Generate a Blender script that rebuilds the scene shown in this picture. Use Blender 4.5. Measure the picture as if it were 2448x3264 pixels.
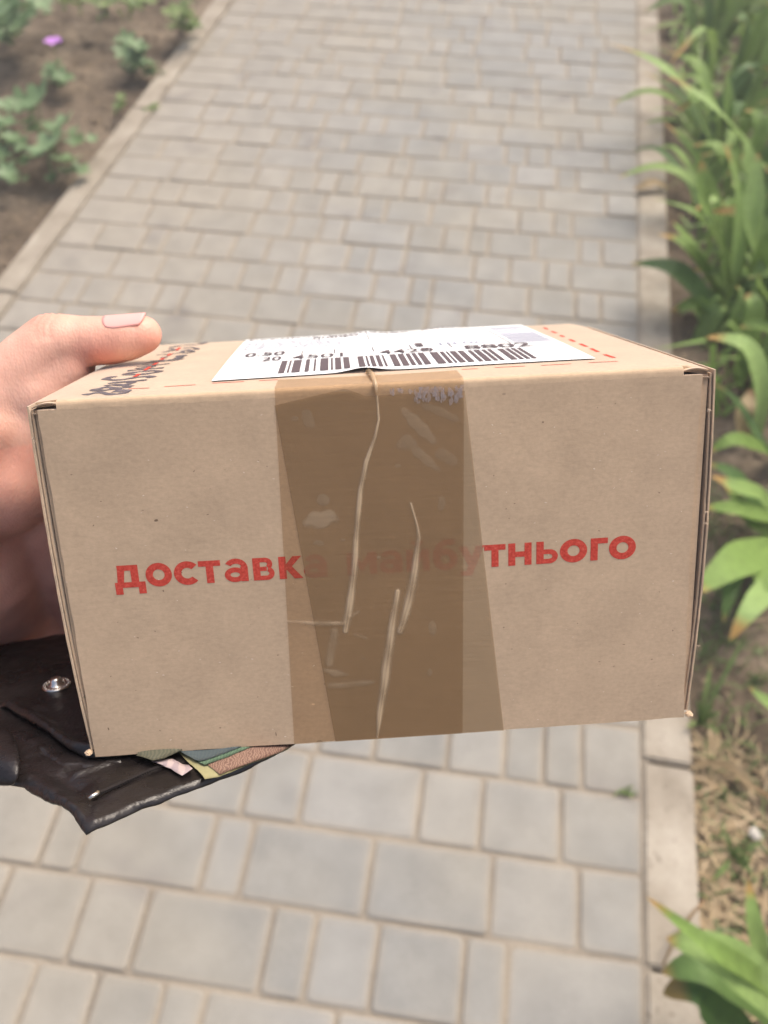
import bpy, bmesh, math, random
import numpy as np
from mathutils import Vector, Matrix, noise
from mathutils.geometry import delaunay_2d_cdt
random.seed(7); rng = np.random.default_rng(5)
for o in list(bpy.data.objects): bpy.data.objects.remove(o)
S = bpy.context.scene; COL = S.collection

# ------------------------------------------------------------------ camera
CX, CY, F = 1224., 1632., 2750.
R = np.array([[0.9836972881831088, -0.14029200780279993, 0.11250687875795451],
              [0.17982412969554668, 0.7614215667965087, -0.6228165701042234],
              [0.001711023213508217, 0.6328944226044411, 0.7742362186282388]])
H = 1.3502334
cam = bpy.data.cameras.new('camera'); co = bpy.data.objects.new('camera', cam); COL.objects.link(co)
m = Matrix.Identity(4)
for i in range(3):
    for j in range(3): m[i][j] = R[i][j]
m[2][3] = H; co.matrix_world = m
cam.sensor_fit = 'VERTICAL'; cam.lens = 4.15; cam.sensor_height = 4.15*3264/F; cam.sensor_width = 4.15*2448/F
cam.clip_start = .01; cam.clip_end = 2000
cam.dof.use_dof = True; cam.dof.focus_distance = .225; cam.dof.aperture_fstop = 2.0
S.camera = co
# ------------------------------------------------------------------ light
W = bpy.data.worlds.new('World'); S.world = W; W.use_nodes = True
nt = W.node_tree; bg = nt.nodes['Background']
sky = nt.nodes.new('ShaderNodeTexSky'); sky.sky_type = 'NISHITA'; sky.sun_disc = False
SUN = Vector((.28, .39, .86)).normalized()
el = math.asin(SUN.z); az = math.atan2(SUN.x, SUN.y)
sky.sun_elevation = el; sky.sun_rotation = az; sky.dust_density = 8; sky.air_density = 1.0; sky.ozone_density = .6
nt.links.new(sky.outputs[0], bg.inputs[0]); bg.inputs[1].default_value = .15
sl = bpy.data.lights.new('sun', 'SUN'); sl.energy = 1.5; sl.angle = math.radians(32); sl.color = (1, .92, .80)
so = bpy.data.objects.new('sun', sl); COL.objects.link(so); so.rotation_euler = (-SUN).to_track_quat('-Z', 'Y').to_euler()
S.view_settings.view_transform = 'Standard'; S.view_settings.look = 'None'
S.view_settings.exposure = 0.55; S.view_settings.gamma = 1; S.view_settings.use_curve_mapping = False
S.render.engine = 'CYCLES'; S.cycles.max_bounces = 8; S.cycles.transparent_max_bounces = 12

# ------------------------------------------------------------------ helpers
def ray(px, py): return R @ np.array([(px-CX)/F, -(py-CY)/F, -1.])
def at(px, py, h=0.):
    r = ray(px, py); t = (h-H)/r[2]; return Vector((r[0]*t, r[1]*t, h))
Rb = np.array([[0.9695970949788582, -0.14539623548117853, 0.19682837223444177], [0.24432838455555203, 0.530487985159769, -0.8117180163711957], [0.013605657243698555, 0.8351301888382527, 0.5498840366676753]])
Tb = np.array([-0.02369736315769747, 0.13247413551957354, 1.1601346811301592]); HB, DB, WB = .1017, .122, .17
TOP = HB/2
BM = Matrix.Identity(4)
for i in range(3):
    for j in range(3): BM[i][j] = Rb[i][j]
    BM[i][3] = Tb[i]
def lb(px, py, ax, val):                       # point of a box-aligned plane seen along a ray
    o = Rb.T @ (np.array([0, 0, H])-Tb); w = Rb.T @ ray(px, py); t = (val-o[ax])/w[ax]; return o+w*t
def fr(px, py): p = lb(px, py, 2, 0.); return (p[0], p[1])
def tp(px, py): p = lb(px, py, 1, TOP); return (p[0], p[2])
def toworld(p): return BM @ Vector(p)

def mesh(name, v, f, smooth=False):
    me = bpy.data.meshes.new(name); me.from_pydata([tuple(a) for a in v], [], [tuple(a) for a in f]); me.update()
    if smooth: me.polygons.foreach_set('use_smooth', [True]*len(me.polygons))
    return me
def obj(name, me, mat=None, parent=None, **kw):
    o = bpy.data.objects.new(name, me); COL.objects.link(o)
    if mat is not None and me is not None and len(me.materials) == 0: me.materials.append(mat)
    if parent is not None: o.parent = parent
    for k, v in kw.items(): o[k] = v
    return o
def empty(name, label, cat, loc=(0, 0, 0), group=None):
    o = bpy.data.objects.new(name, None); COL.objects.link(o); o.location = loc; o.empty_display_size = .02
    o['label'] = label; o['category'] = cat
    if group: o['group'] = group
    return o
class MB:
    def __init__(s): s.v = []; s.f = []
    def add(s, v, f):
        n = len(s.v); s.v += [tuple(a) for a in v]; s.f += [tuple(i+n for i in a) for a in f]
    def box(s, a, b):
        (x0, y0, z0), (x1, y1, z1) = a, b
        s.add([(x0,y0,z0),(x1,y0,z0),(x1,y1,z0),(x0,y1,z0),(x0,y0,z1),(x1,y0,z1),(x1,y1,z1),(x0,y1,z1)],
              [(0,3,2,1),(4,5,6,7),(0,1,5,4),(1,2,6,5),(2,3,7,6),(3,0,4,7)])
    def prism(s, poly, fn0, fn1):              # fn maps 2d -> 3d for both caps
        n = len(poly); s.add([fn0(p) for p in poly]+[fn1(p) for p in poly],
            [tuple(range(n))[::-1], tuple(range(n, 2*n))]+[(i, (i+1) % n, n+(i+1) % n, n+i) for i in range(n)])
    def tube(s, pts, r, n=8, cap=True):
        pts = [Vector(p) for p in pts]; rs = r if isinstance(r, (list, tuple)) else [r]*len(pts)
        up = Vector((.3, .2, 1)).normalized(); V = []; 
        for i, p in enumerate(pts):
            d = (pts[min(i+1, len(pts)-1)]-pts[max(i-1, 0)]).normalized()
            a = d.cross(up); a = a.normalized() if a.length > 1e-6 else Vector((1, 0, 0)); b = d.cross(a)
            for k in range(n):
                t = 2*math.pi*k/n; V.append(p+(a*math.cos(t)+b*math.sin(t))*rs[i])
        Fs = [(i*n+k, i*n+(k+1) % n, (i+1)*n+(k+1) % n, (i+1)*n+k) for i in range(len(pts)-1) for k in range(n)]
        if cap: Fs += [tuple(range(n))[::-1], tuple((len(pts)-1)*n+k for k in range(n))]
        s.add(V, Fs)
    def out(s, name, smooth=False): return mesh(name, s.v, s.f, smooth)

# ------------------------------------------------------------------ materials
class NT:
    def __init__(s, name, rough=.8, spec=.3):
        s.m = bpy.data.materials.new(name); s.m.use_nodes = True; s.t = s.m.node_tree; s.b = s.t.nodes['Principled BSDF']
        s.b.inputs['Roughness'].default_value = rough; s.b.inputs['Specular IOR Level'].default_value = spec
    def n(s, typ, **kw):
        nd = s.t.nodes.new(typ)
        for k, v in kw.items():
            if k.startswith('i_'): nd.inputs[k[2:].replace('_', ' ')].default_value = v
            else: setattr(nd, k, v)
        return nd
    def l(s, a, b): s.t.links.new(a, b)
    def coord(s, kind='Object', scale=(1, 1, 1)):
        c = s.n('ShaderNodeTexCoord'); mp = s.n('ShaderNodeMapping'); mp.inputs['Scale'].default_value = scale
        s.l(c.outputs[kind], mp.inputs[0]); return mp.outputs[0]
    def world(s, scale=(1, 1, 1)):
        c = s.n('ShaderNodeNewGeometry'); mp = s.n('ShaderNodeMapping'); mp.inputs['Scale'].default_value = scale
        s.l(c.outputs['Position'], mp.inputs[0]); return mp.outputs[0]
    def noise(s, vec, scale, detail=4, rough=.55):
        x = s.n('ShaderNodeTexNoise'); x.inputs['Scale'].default_value = scale; x.inputs['Detail'].default_value = detail
        x.inputs['Roughness'].default_value = rough
        if vec is not None: s.l(vec, x.inputs['Vector'])
        return x.outputs['Fac']
    def ramp(s, fac, stops):
        r = s.n('ShaderNodeValToRGB'); e = r.color_ramp.elements
        while len(e) < len(stops): e.new(.5)
        for i, (p, c) in enumerate(stops):
            e[i].position = p; e[i].color = (*c, 1) if not isinstance(c, float) else (c, c, c, 1)
        s.l(fac, r.inputs[0]); return r.outputs[0]
    def mix(s, fac, a, b, mode='MIX'):
        x = s.n('ShaderNodeMix', data_type='RGBA', blend_type=mode)
        for sock, val in ((x.inputs[0], fac), (x.inputs[6], a), (x.inputs[7], b)):
            if hasattr(val, 'is_output'): s.l(val, sock)
            elif isinstance(val, (int, float)): sock.default_value = val
            else: sock.default_value = (*val, 1)
        return x.outputs[2]
    def bump(s, h, dist, strength=1., prev=None):
        b = s.n('ShaderNodeBump'); b.inputs['Distance'].default_value = dist; b.inputs['Strength'].default_value = strength
        s.l(h, b.inputs['Height'])
        if prev is not None: s.l(prev, b.inputs['Normal'])
        return b.outputs[0]
    def rand(s): return s.n('ShaderNodeObjectInfo').outputs['Random']
    def col(s, c):
        if hasattr(c, 'is_output'): s.l(c, s.b.inputs['Base Color'])
        else: s.b.inputs['Base Color'].default_value = (*c, 1)
    def nor(s, n): s.l(n, s.b.inputs['Normal'])
def flat(name, c, rough=.7, spec=.3, metal=0.):
    a = NT(name, rough, spec); a.col(c); a.b.inputs['Metallic'].default_value = metal; return a.m

def mk_card(name, base, dark=1.):
    a = NT(name, .85, .15); c = a.coord('Object')
    n1 = a.noise(c, 55, 5); fib = a.noise(a.coord('Object', (420, 1100, 420)), 1., 4, .75)
    n2 = a.noise(c, 900, 2)
    b = tuple(x*dark for x in base)
    col = a.ramp(n1, [(.3, tuple(x*.91 for x in b)), (.7, tuple(x*1.07 for x in b))])
    col = a.mix(.5, col, a.ramp(fib, [(.3, .86), (.5, 1.), (.72, 1.12)]), 'MULTIPLY')
    col = a.mix(.35, col, a.ramp(n2, [(.3, .85), (.7, 1.1)]), 'MULTIPLY')
    vo = a.n('ShaderNodeTexVoronoi', i_Scale=170.); a.l(a.coord('Object', (.55, 1, .8)), vo.inputs['Vector'])
    sep = a.n('ShaderNodeSeparateColor'); a.l(vo.outputs['Color'], sep.inputs[0])
    pick = a.n('ShaderNodeMath', operation='LESS_THAN'); a.l(sep.outputs[0], pick.inputs[0]); pick.inputs[1].default_value = .05
    near = a.n('ShaderNodeMath', operation='LESS_THAN'); a.l(vo.outputs['Distance'], near.inputs[0]); near.inputs[1].default_value = .085
    both = a.n('ShaderNodeMath', operation='MULTIPLY'); a.l(pick.outputs[0], both.inputs[0]); a.l(near.outputs[0], both.inputs[1])
    mul = a.n('ShaderNodeMath', operation='MULTIPLY'); a.l(both.outputs[0], mul.inputs[0]); mul.inputs[1].default_value = .6
    fle = a.mix(sep.outputs[1], tuple(x*.35 for x in b), tuple(min(1, x*.55) for x in b))
    col = a.mix(mul.outputs[0], col, fle)
    pick2 = a.n('ShaderNodeMath', operation='GREATER_THAN'); a.l(sep.outputs[0], pick2.inputs[0]); pick2.inputs[1].default_value = .93
    near2 = a.n('ShaderNodeMath', operation='LESS_THAN'); a.l(vo.outputs['Distance'], near2.inputs[0]); near2.inputs[1].default_value = .05
    b2 = a.n('ShaderNodeMath', operation='MULTIPLY'); a.l(pick2.outputs[0], b2.inputs[0]); a.l(near2.outputs[0], b2.inputs[1])
    col = a.mix(b2.outputs[0], col, tuple(min(1, x*1.45) for x in b))
    a.b.inputs['Sheen Weight'].default_value = .5; a.b.inputs['Sheen Roughness'].default_value = .45
    a.col(col); nn = a.bump(fib, .00007, .5); nn = a.bump(n1, .0005, .35, nn); a.nor(nn); return a.m
CARD = (.515, .378, .252)
M_card = mk_card('cardboard', CARD); M_cardin = mk_card('cardboard_inner', CARD, .62); M_ply = mk_card('cardboard_ply', CARD, 1.02)
M_frayed = mk_card('cardboard_torn', (.58, .45, .33))
M_red = NT('red_ink', .8, .1)
_c = M_red.noise(M_red.coord('Object'), 1500, 3); M_red.col(M_red.ramp(_c, [(.3, (.43, .05, .035)), (.62, (.60, .085, .06)), (.8, (.62, .2, .14))])); M_red = M_red.m
M_mark = NT('marker_ink', .6, .3); _c = M_mark.noise(M_mark.coord('Object'), 300, 3); M_mark.col(M_mark.ramp(_c, [(.3, (.075, .065, .075)), (.7, (.15, .13, .145))])); M_mark = M_mark.m
M_label = NT('label_paper', .45, .35); M_label.col((.82, .84, .86)); M_label = M_label.m
M_black = flat('label_ink', (.10, .075, .085), .6); M_grey = flat('label_grey_ink', (.38, .39, .48), .6)

def mk_tape(name, d0, tint, f0, f1, lifted):
    a = NT(name, .2, .5); t = a.t
    at_ = a.n('ShaderNodeAttribute', attribute_name='lift_shine')
    n = a.noise(a.coord('Object'), 35, 4); n2 = a.noise(a.coord('Object', (40, 400, 40)), 2, 3)
    d = a.ramp(n, [(.3, tuple(x*.93 for x in d0)), (.7, tuple(x*1.07 for x in d0))])
    d = a.mix(at_.outputs['Fac'], d, lifted)
    a.col(d); a.nor(a.bump(n, .0006, .7, a.bump(n2, .00015, .6)))
    tr = a.n('ShaderNodeBsdfTransparent'); tr.inputs[0].default_value = (*tint, 1)
    mx = a.n('ShaderNodeMixShader'); mm = a.n('ShaderNodeMapRange'); a.l(at_.outputs['Fac'], mm.inputs[0])
    mm.inputs[3].default_value = f0; mm.inputs[4].default_value = f1
    a.l(mm.outputs[0], mx.inputs[0]); a.l(tr.outputs[0], mx.inputs[1]); a.l(a.b.outputs[0], mx.inputs[2])
    a.l(mx.outputs[0], t.nodes['Material Output'].inputs[0]); return a.m
M_tape = mk_tape('packing_tape', (.16, .14, .10), (.95, .88, .80), .15, .60, (.72, .545, .35))
M_tape_low = mk_tape('packing_tape_lower', (.40, .285, .170), (.98, .95, .88), .60, .65, (.5, .4, .3))
M_scuff = NT('scuffed_tape', .4, .4); M_scuff.col((.42, .35, .33)); M_scuff.b.inputs['Alpha'].default_value = .38; M_scuff = M_scuff.m

def mk_leather():
    a = NT('black_leather', .42, .5); c = a.coord('Object')
    vo = a.n('ShaderNodeTexVoronoi', i_Scale=900.); a.l(c, vo.inputs['Vector'])
    n = a.noise(c, 60, 5); cr = a.noise(a.coord('Object', (120, 120, 500)), 2.2, 4, .7)
    a.col(a.ramp(n, [(.35, (.010, .008, .008)), (.7, (.022, .018, .018))]))
    r = a.ramp(n, [(.3, .22), (.75, .42)]); a.l(r, a.b.inputs['Roughness'])
    nn = a.bump(vo.outputs['Distance'], .00012, .6); nn = a.bump(cr, .0004, .5, nn); a.nor(nn); return a.m
M_leather = mk_leather(); M_lining = flat('dark_lining', (.02, .016, .016), .8)
M_metal = flat('silver_metal', (.75, .72, .66), .22, .5, 1.)

def mk_skin():
    a = NT('skin', .48, .4); c = a.coord('Object')
    n = a.noise(c, 28, 4); n2 = a.noise(c, 110, 4); at_ = a.n('ShaderNodeAttribute', attribute_name='red')
    cc = a.ramp(n, [(.3, (.60, .31, .235)), (.5, (.71, .42, .325)), (.72, (.78, .53, .42))])
    cc = a.mix(at_.outputs['Fac'], cc, (.76, .29, .22)); cc = a.mix(.35, cc, a.ramp(n2, [(.35, .8), (.65, 1.1)]), 'MULTIPLY')
    a.col(cc); a.b.inputs['Subsurface Weight'].default_value = .18; a.b.inputs['Subsurface Radius'].default_value = (1, .35, .2)
    a.b.inputs['Subsurface Scale'].default_value = .004
    vo = a.n('ShaderNodeTexVoronoi', i_Scale=1500.); a.l(a.coord('Object', (1, .6, 1)), vo.inputs['Vector'])
    w = a.noise(a.coord('Object', (90, 25, 30)), 3, 4, .6)
    a.nor(a.bump(w, .0009, .35, a.bump(vo.outputs['Distance'], .00018, .45))); return a.m
M_skin = mk_skin()
_a = NT('fingernail', .6, .12); _a.col(_a.ramp(_a.coord('Generated'), [(.0, (.70, .33, .27)), (.25, (.72, .37, .33)), (.88, (.73, .38, .36)), (.95, (.84, .68, .62))])); M_nail = _a.m

def mk_paver():
    a = NT('paver_concrete', .88, .2); w = a.world(); rd = a.rand()
    big = a.noise(w, 1.7, 3); mid = a.noise(w, 14, 5); fine = a.noise(w, 420, 3, .7)
    c = a.ramp(rd, [(0, (.226, .226, .216)), (.5, (.250, .249, .238)), (1, (.275, .271, .257))])
    c = a.mix(a.ramp(big, [(.42, 0.), (.62, .55)]), c, (.288, .266, .220))
    sx = a.n('ShaderNodeSeparateXYZ'); a.l(w, sx.inputs[0])
    mr = a.n('ShaderNodeMapRange'); a.l(sx.outputs[0], mr.inputs[0]); mr.inputs[1].default_value = -.35; mr.inputs[2].default_value = -1.25; mr.inputs[3].default_value = 0; mr.inputs[4].default_value = .55
    c = a.mix(mr.outputs[0], c, (.315, .28, .232))          # sand carried onto the paving from the bed
    c = a.mix(.75, c, a.ramp(mid, [(.3, .84), (.7, 1.12)]), 'MULTIPLY'); c = a.mix(.6, c, a.ramp(fine, [(.3, .8), (.7, 1.15)]), 'MULTIPLY')
    at_ = a.n('ShaderNodeAttribute', attribute_name='edge'); e = a.n('ShaderNodeMath', operation='MULTIPLY'); a.l(at_.outputs['Fac'], e.inputs[0]); a.l(a.ramp(mid, [(.3, .25), (.7, 1.)]), e.inputs[1])
    c = a.mix(e.outputs[0], c, (.305, .27, .22))
    st = a.noise(w, 5.3, 2); c = a.mix(a.ramp(st, [(.62, 0.), (.76, .6)]), c, (.15, .14, .138))
    a.col(c); a.nor(a.bump(fine, .0008, .5, a.bump(mid, .003, .4))); return a.m
M_paver = mk_paver()
_a = NT('joint_sand', .95, .1); _w = _a.world(); _n = _a.noise(_w, 250, 4); _m = _a.noise(_w, 9, 4)
_c = _a.mix(.6, _a.ramp(_m, [(.3, (.205, .18, .15)), (.7, (.325, .285, .23))]), _a.ramp(_n, [(.3, .7), (.7, 1.2)]), 'MULTIPLY'); _a.col(_c); _a.nor(_a.bump(_n, .003, .8)); M_sand = _a.m
def mk_kerb():
    a = NT('kerb_concrete', .9, .2); w = a.world(); n = a.noise(w, 9, 5); f = a.noise(w, 300, 3, .7); p = a.noise(w, 95, 3)
    c = a.ramp(n, [(.3, (.235, .205, .165)), (.5, (.32, .285, .235)), (.72, (.41, .375, .32))])
    c = a.mix(.6, c, a.ramp(f, [(.3, .78), (.7, 1.14)]), 'MULTIPLY'); c = a.mix(a.ramp(p, [(.62, 0.), (.70, .75)]), c, (.13, .11, .085))
    a.col(c); a.nor(a.bump(f, .001, .6, a.bump(n, .004, .4))); return a.m
M_kerb = mk_kerb()
def mk_soil():
    a = NT('garden_soil', .97, .1); w = a.world(); n = a.noise(w, 5, 6, .65); m2 = a.noise(w, 45, 5, .7); f = a.noise(w, 260, 3, .7)
    c = a.ramp(n, [(.3, (.085, .066, .048)), (.5, (.155, .122, .09)), (.7, (.27, .22, .165))])
    c = a.mix(.8, c, a.ramp(m2, [(.28, .45), (.5, 1.), (.72, 1.5)]), 'MULTIPLY'); c = a.mix(.7, c, a.ramp(f, [(.3, .6), (.7, 1.3)]), 'MULTIPLY')
    a.col(c); a.nor(a.bump(f, .004, .8, a.bump(m2, .012, .8))); return a.m
M_soil = mk_soil()
def mk_leaf(name, c0, c1, c2, tip, tips=.9, trans=.25, sc=(1, 1, 1)):
    a = NT(name, .45, .4); rd = a.rand(); tt = a.n('ShaderNodeAttribute', attribute_name='along')
    c = a.ramp(rd, [(0, c0), (.5, c1), (1, c2)])
    st = a.noise(a.coord('Object'), 60, 4); c = a.mix(.6, c, a.ramp(st, [(.3, .75), (.7, 1.2)]), 'MULTIPLY')
    sm = a.n('ShaderNodeMath', operation='MULTIPLY_ADD'); a.l(rd, sm.inputs[0]); sm.inputs[1].default_value = 7.3; sm.inputs[2].default_value = 0
    fr_ = a.n('ShaderNodeMath', operation='FRACT'); a.l(sm.outputs[0], fr_.inputs[0])
    ad = a.n('ShaderNodeMath', operation='MULTIPLY_ADD'); a.l(fr_.outputs[0], ad.inputs[0]); ad.inputs[1].default_value = .16; a.l(tt.outputs['Fac'], ad.inputs[2])
    c = a.mix(a.ramp(ad.outputs[0], [(tips, 0.), (min(1., tips+.13), 1.)]), c, tip)
    a.col(c); tr = a.n('ShaderNodeBsdfTranslucent'); a.l(c, tr.inputs[0]); mx = a.n('ShaderNodeMixShader', i_Fac=trans)
    a.l(a.b.outputs[0], mx.inputs[1]); a.l(tr.outputs[0], mx.inputs[2]); a.l(mx.outputs[0], a.t.nodes['Material Output'].inputs[0])
    vein = a.n('ShaderNodeAttribute', attribute_name='across'); wv = a.n('ShaderNodeMath', operation='MULTIPLY'); a.l(vein.outputs['Fac'], wv.inputs[0]); wv.inputs[1].default_value = 60
    sn = a.n('ShaderNodeMath', operation='SINE'); a.l(wv.outputs[0], sn.inputs[0]); a.nor(a.bump(sn.outputs[0], .0006, .5)); return a.m
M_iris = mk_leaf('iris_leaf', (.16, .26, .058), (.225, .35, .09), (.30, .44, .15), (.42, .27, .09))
M_irisdark = mk_leaf('dark_iris_leaf', (.065, .135, .035), (.095, .18, .05), (.14, .235, .07), (.30, .22, .08))  # darker green variant of the iris leaf
M_mallow = mk_leaf('mallow_leaf', (.13, .215, .095), (.17, .26, .125), (.22, .32, .17), (.1, .16, .06), 1.2)
M_weed = mk_leaf('weed_leaf', (.12, .18, .06), (.17, .25, .08), (.22, .29, .11), (.3, .25, .1))
M_straw = flat('dry_straw', (.42, .33, .20), .8); M_stem = flat('green_stem', (.09, .15, .05), .7)
M_dead = mk_leaf('dead_leaf', (.20, .135, .08), (.32, .235, .13), (.46, .36, .22), (.3, .18, .09))
M_petal = NT('purple_petal', .6, .2); M_petal.col((.48, .22, .62)); M_petal = M_petal.m
M_pebble = flat('pale_pebble', (.5, .47, .42), .8)

def attr(me, name, vals):
    a = me.attributes.new(name, 'FLOAT', 'POINT'); a.data.foreach_set('value', list(vals))

# ------------------------------------------------------------------ ground
def soil_h(x, y):
    n = noise.fractal(Vector((x*3, y*3, .3)), 1., 2., 4)*.012 + noise.fractal(Vector((x*16, y*16, 3.)), .8, 2.1, 4)*.010
    return -.020 + n + .004*noise.noise(Vector((x*45, y*45, 1)))
def soil_patch(name, x0, x1, y0, y1, d):
    nx, ny = int((x1-x0)/d)+1, int((y1-y0)/d)+1
    v = []
    for j in range(ny):
        for i in range(nx):
            x = x0+(x1-x0)*i/(nx-1); y = y0+(y1-y0)*j/(ny-1); z = soil_h(x, y)
            v.append((x, y, z))
    f = [(j*nx+i, j*nx+i+1, (j+1)*nx+i+1, (j+1)*nx+i) for j in range(ny-1) for i in range(nx-1)]
    return obj(name, mesh(name, v, f, True), M_soil, None, kind='structure')
g = obj('ground', mesh('ground', [(-60, -60, -.09), (60, -60, -.09), (60, 60, -.09), (-60, 60, -.09)], [(0, 1, 2, 3)]), M_soil, None, kind='structure')
KL0, KL1, KR0, KR1 = -1.313, -1.243, .316, .394
Y0, Y1 = -.6, 6.2
soil_patch('soil_bed', KL0-2.2, KL0+.02, Y0, Y1+.6, .017)
soil_patch('soil_bed', KR1-.02, KR1+2.0, Y0, Y1+.6, .017)
path = obj('path', mesh('path', [(KL1-.01, Y0, -.0036), (KR0+.01, Y0, -.0036), (KR0+.01, Y1, -.0036), (KL1-.01, Y1, -.0036)], [(0, 1, 2, 3)]), M_sand, None, kind='structure')

# pavers: rows are turned 2.1 degrees against the kerbs
AL = 0.03662869; SV = .12; OV = 2.37
ca, sa = math.cos(AL), math.sin(AL)
JN = {-19: [-.522, -.43, -.336, -.276, -.092], -18: [-.611, -.486, -.393, -.207, -.143, -.051, .074, .135], -17: [-.577, -.519, -.326, -.265, -.077, .106, .235],
 -16: [-.2, -.014, .083, .207], -15: [-.1, .021, .114, .178, .24], -7: [-1.047, -.964, -.677],
 -6: [-1.08, -1.023, -.927, -.827, -.761, -.575, -.447, -.322, -.231], -5: [-.984, -.857, -.732, -.638, -.543, -.478, -.291, -.196, -.14, -.02, .106, .224, .287],
 -4: [-1.07, -.942, -.883, -.793, -.693, -.598, -.497, -.379, -.315, -.227, -.042, .052, .145, .21], -3: [-.969, -.852, -.561, -.474, -.409, -.227, -.134, -.066, -.011, .113, .234, .293],
 -2: [-1.056, -.988, -.905, -.651, -.58, -.489, -.379, -.31, -.182, -.06, .066, .161, .212], -1: [-.966, -.847, -.716, -.616, -.532, -.472, -.409, -.274, -.216, -.159, -.032, .03, .124, .308],
 0: [-.733, -.553, -.426, -.329, -.27, -.084, .039, .167, .225], 1: [-.832, -.711, -.644, -.581, -.488, -.303, -.179, -.117, .009, .073, .137, .312],
 2: [-.889, -.76, -.576, -.448, -.384, -.258, -.015, .167, .233], 3: [-.854, -.796, -.702, -.642, -.54, -.488, -.295, -.112, .012, .106, .292],
 4: [-.902, -.715, -.537, -.446, -.374, -.188, .015, .094], 5: [-.941, -.813, -.752, -.67, -.595, -.467, -.226, -.108, .09, .268]}
rt = random.Random(3); WID = [.062, .092, .124, .184, .124, .092]
def fill(a, b, out):                                    # random pavers between two joints
    while b-a > .2:
        w = rt.choice(WID)
        if b-a-w < .06: break
        a += w; out.append(a)
def paver_mesh(ul0, uh0, ul1, uh1, cu):
    g_ = .0032; v0, v1 = -SV/2+g_, SV/2-g_; r = .007
    q = [(ul0+g_-cu, v0), (ul1-g_-cu, v0), (uh1-g_-cu, v1), (uh0+g_-cu, v1)]
    def ring(ins, z):
        pts = []
        cc = (sum(p[0] for p in q)/4, 0)
        for i in range(4):
            p = Vector(q[i]); a_ = (Vector(q[i-1])-p).normalized(); b_ = (Vector(q[(i+1) % 4])-p).normalized()
            p = p+(a_+b_)*ins
            for t1, t2 in ((r, 0), (r*.29, r*.29), (0, r)): pp = p+a_*t1+b_*t2; pts.append((pp.x, pp.y, z))
        return pts
    v = ring(0, -.012)+ring(0, -.0022)+ring(.0035, 0)+ring(.013, .0004); n = 12
    f = [(k*n+i, k*n+(i+1) % n, (k+1)*n+(i+1) % n, (k+1)*n+i) for k in range(3) for i in range(n)]+[tuple(range(3*n, 4*n))]
    me = mesh('paver', v, f); me.materials.append(M_paver); attr(me, 'edge', [1.]*24+[.45]*12+[0.]*12)
    return me
cache = {}; pavers = []
kmax = 30
for k in range(-24, kmax):
    vmid = OV+(k+.5)*SV
    def ukerb(x, v): return (x+v*sa)/ca              # u where the row at v meets the line x=const
    uL, uR = ukerb(KL1+.002, vmid), ukerb(KR0-.002, vmid)
    js = sorted(u for u in JN.get(k, []) if uL+.045 < u < uR-.045)
    allj = []
    if js:
        pre = []; fill(0, js[0]-uL, pre); allj += [js[0]-p for p in pre][::-1]
        for a, b in zip(js, js[1:]+[uR]):
            allj.append(a); ex = []; fill(a, b, ex); allj += ex
    else:
        fill(uL+rt.uniform(-.03, .0), uR, allj)
    allj = sorted(u for u in allj if uL+.045 < u < uR-.045)
    E_ = [uL]+allj+[uR]
    for i in range(len(E_)-1):
        a, b = E_[i], E_[i+1]; cu = (a+b)/2
        al_, ah_ = (ukerb(KL1+.002, vmid-SV/2), ukerb(KL1+.002, vmid+SV/2)) if i == 0 else (a, a)
        bl_, bh_ = (ukerb(KR0-.002, vmid-SV/2), ukerb(KR0-.002, vmid+SV/2)) if i == len(E_)-2 else (b, b)
        if i in (0, len(E_)-2): me = paver_mesh(al_, ah_, bl_, bh_, cu); sx_ = 1.
        else:
            w = b-a; qn = max(.05, round(w/.006)*.006)
            if qn not in cache: cache[qn] = paver_mesh(-qn/2, -qn/2, qn/2, qn/2, 0)
            me = cache[qn]; sx_ = w/qn
        x, y = cu*ca-vmid*sa, cu*sa+vmid*ca
        z = rt.gauss(0, .0009); rx, ry = rt.gauss(0, .007), rt.gauss(0, .006)
        P = R.T @ (np.array([x, y, 0])-np.array([0, 0, H])); px, py = CX+F*P[0]/-P[2], CY-F*P[1]/-P[2]
        vis = -60 < px < 2500 and -60 < py < 3320 and not (200 < px < 2200 and 1150 < py < 2300) and P[2] < 0
        pavers.append((me, x, y, z, rx, ry, sx_, (1/(P[0]**2+P[1]**2+P[2]**2)) if vis else 0))
order = sorted(range(len(pavers)), key=lambda i: -pavers[i][7]); keep = set(order[:300])
rest = MB(); edge_vals = []
for i, (me, x, y, z, rx, ry, sx_, s_) in enumerate(pavers):
    M_ = Matrix.Translation((x, y, z)) @ Matrix.Rotation(AL+rt.gauss(0, .003), 4, 'Z') @ Matrix.Rotation(rx, 4, 'X') @ Matrix.Rotation(ry, 4, 'Y') @ Matrix.Diagonal((sx_, 1, 1, 1))
    if i in keep and s_ > 0:
        o = obj('paver', me, None, path); o.matrix_local = M_
    else:
        rest.add([M_ @ v.co for v in me.vertices], [tuple(p.vertices) for p in me.polygons]); edge_vals += [1.]*24+[.45]*12+[0.]*12
me = rest.out('outlying_pavers'); attr(me, 'edge', edge_vals); o = obj('outlying_pavers', me, M_paver, path, kind='stuff')

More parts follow.
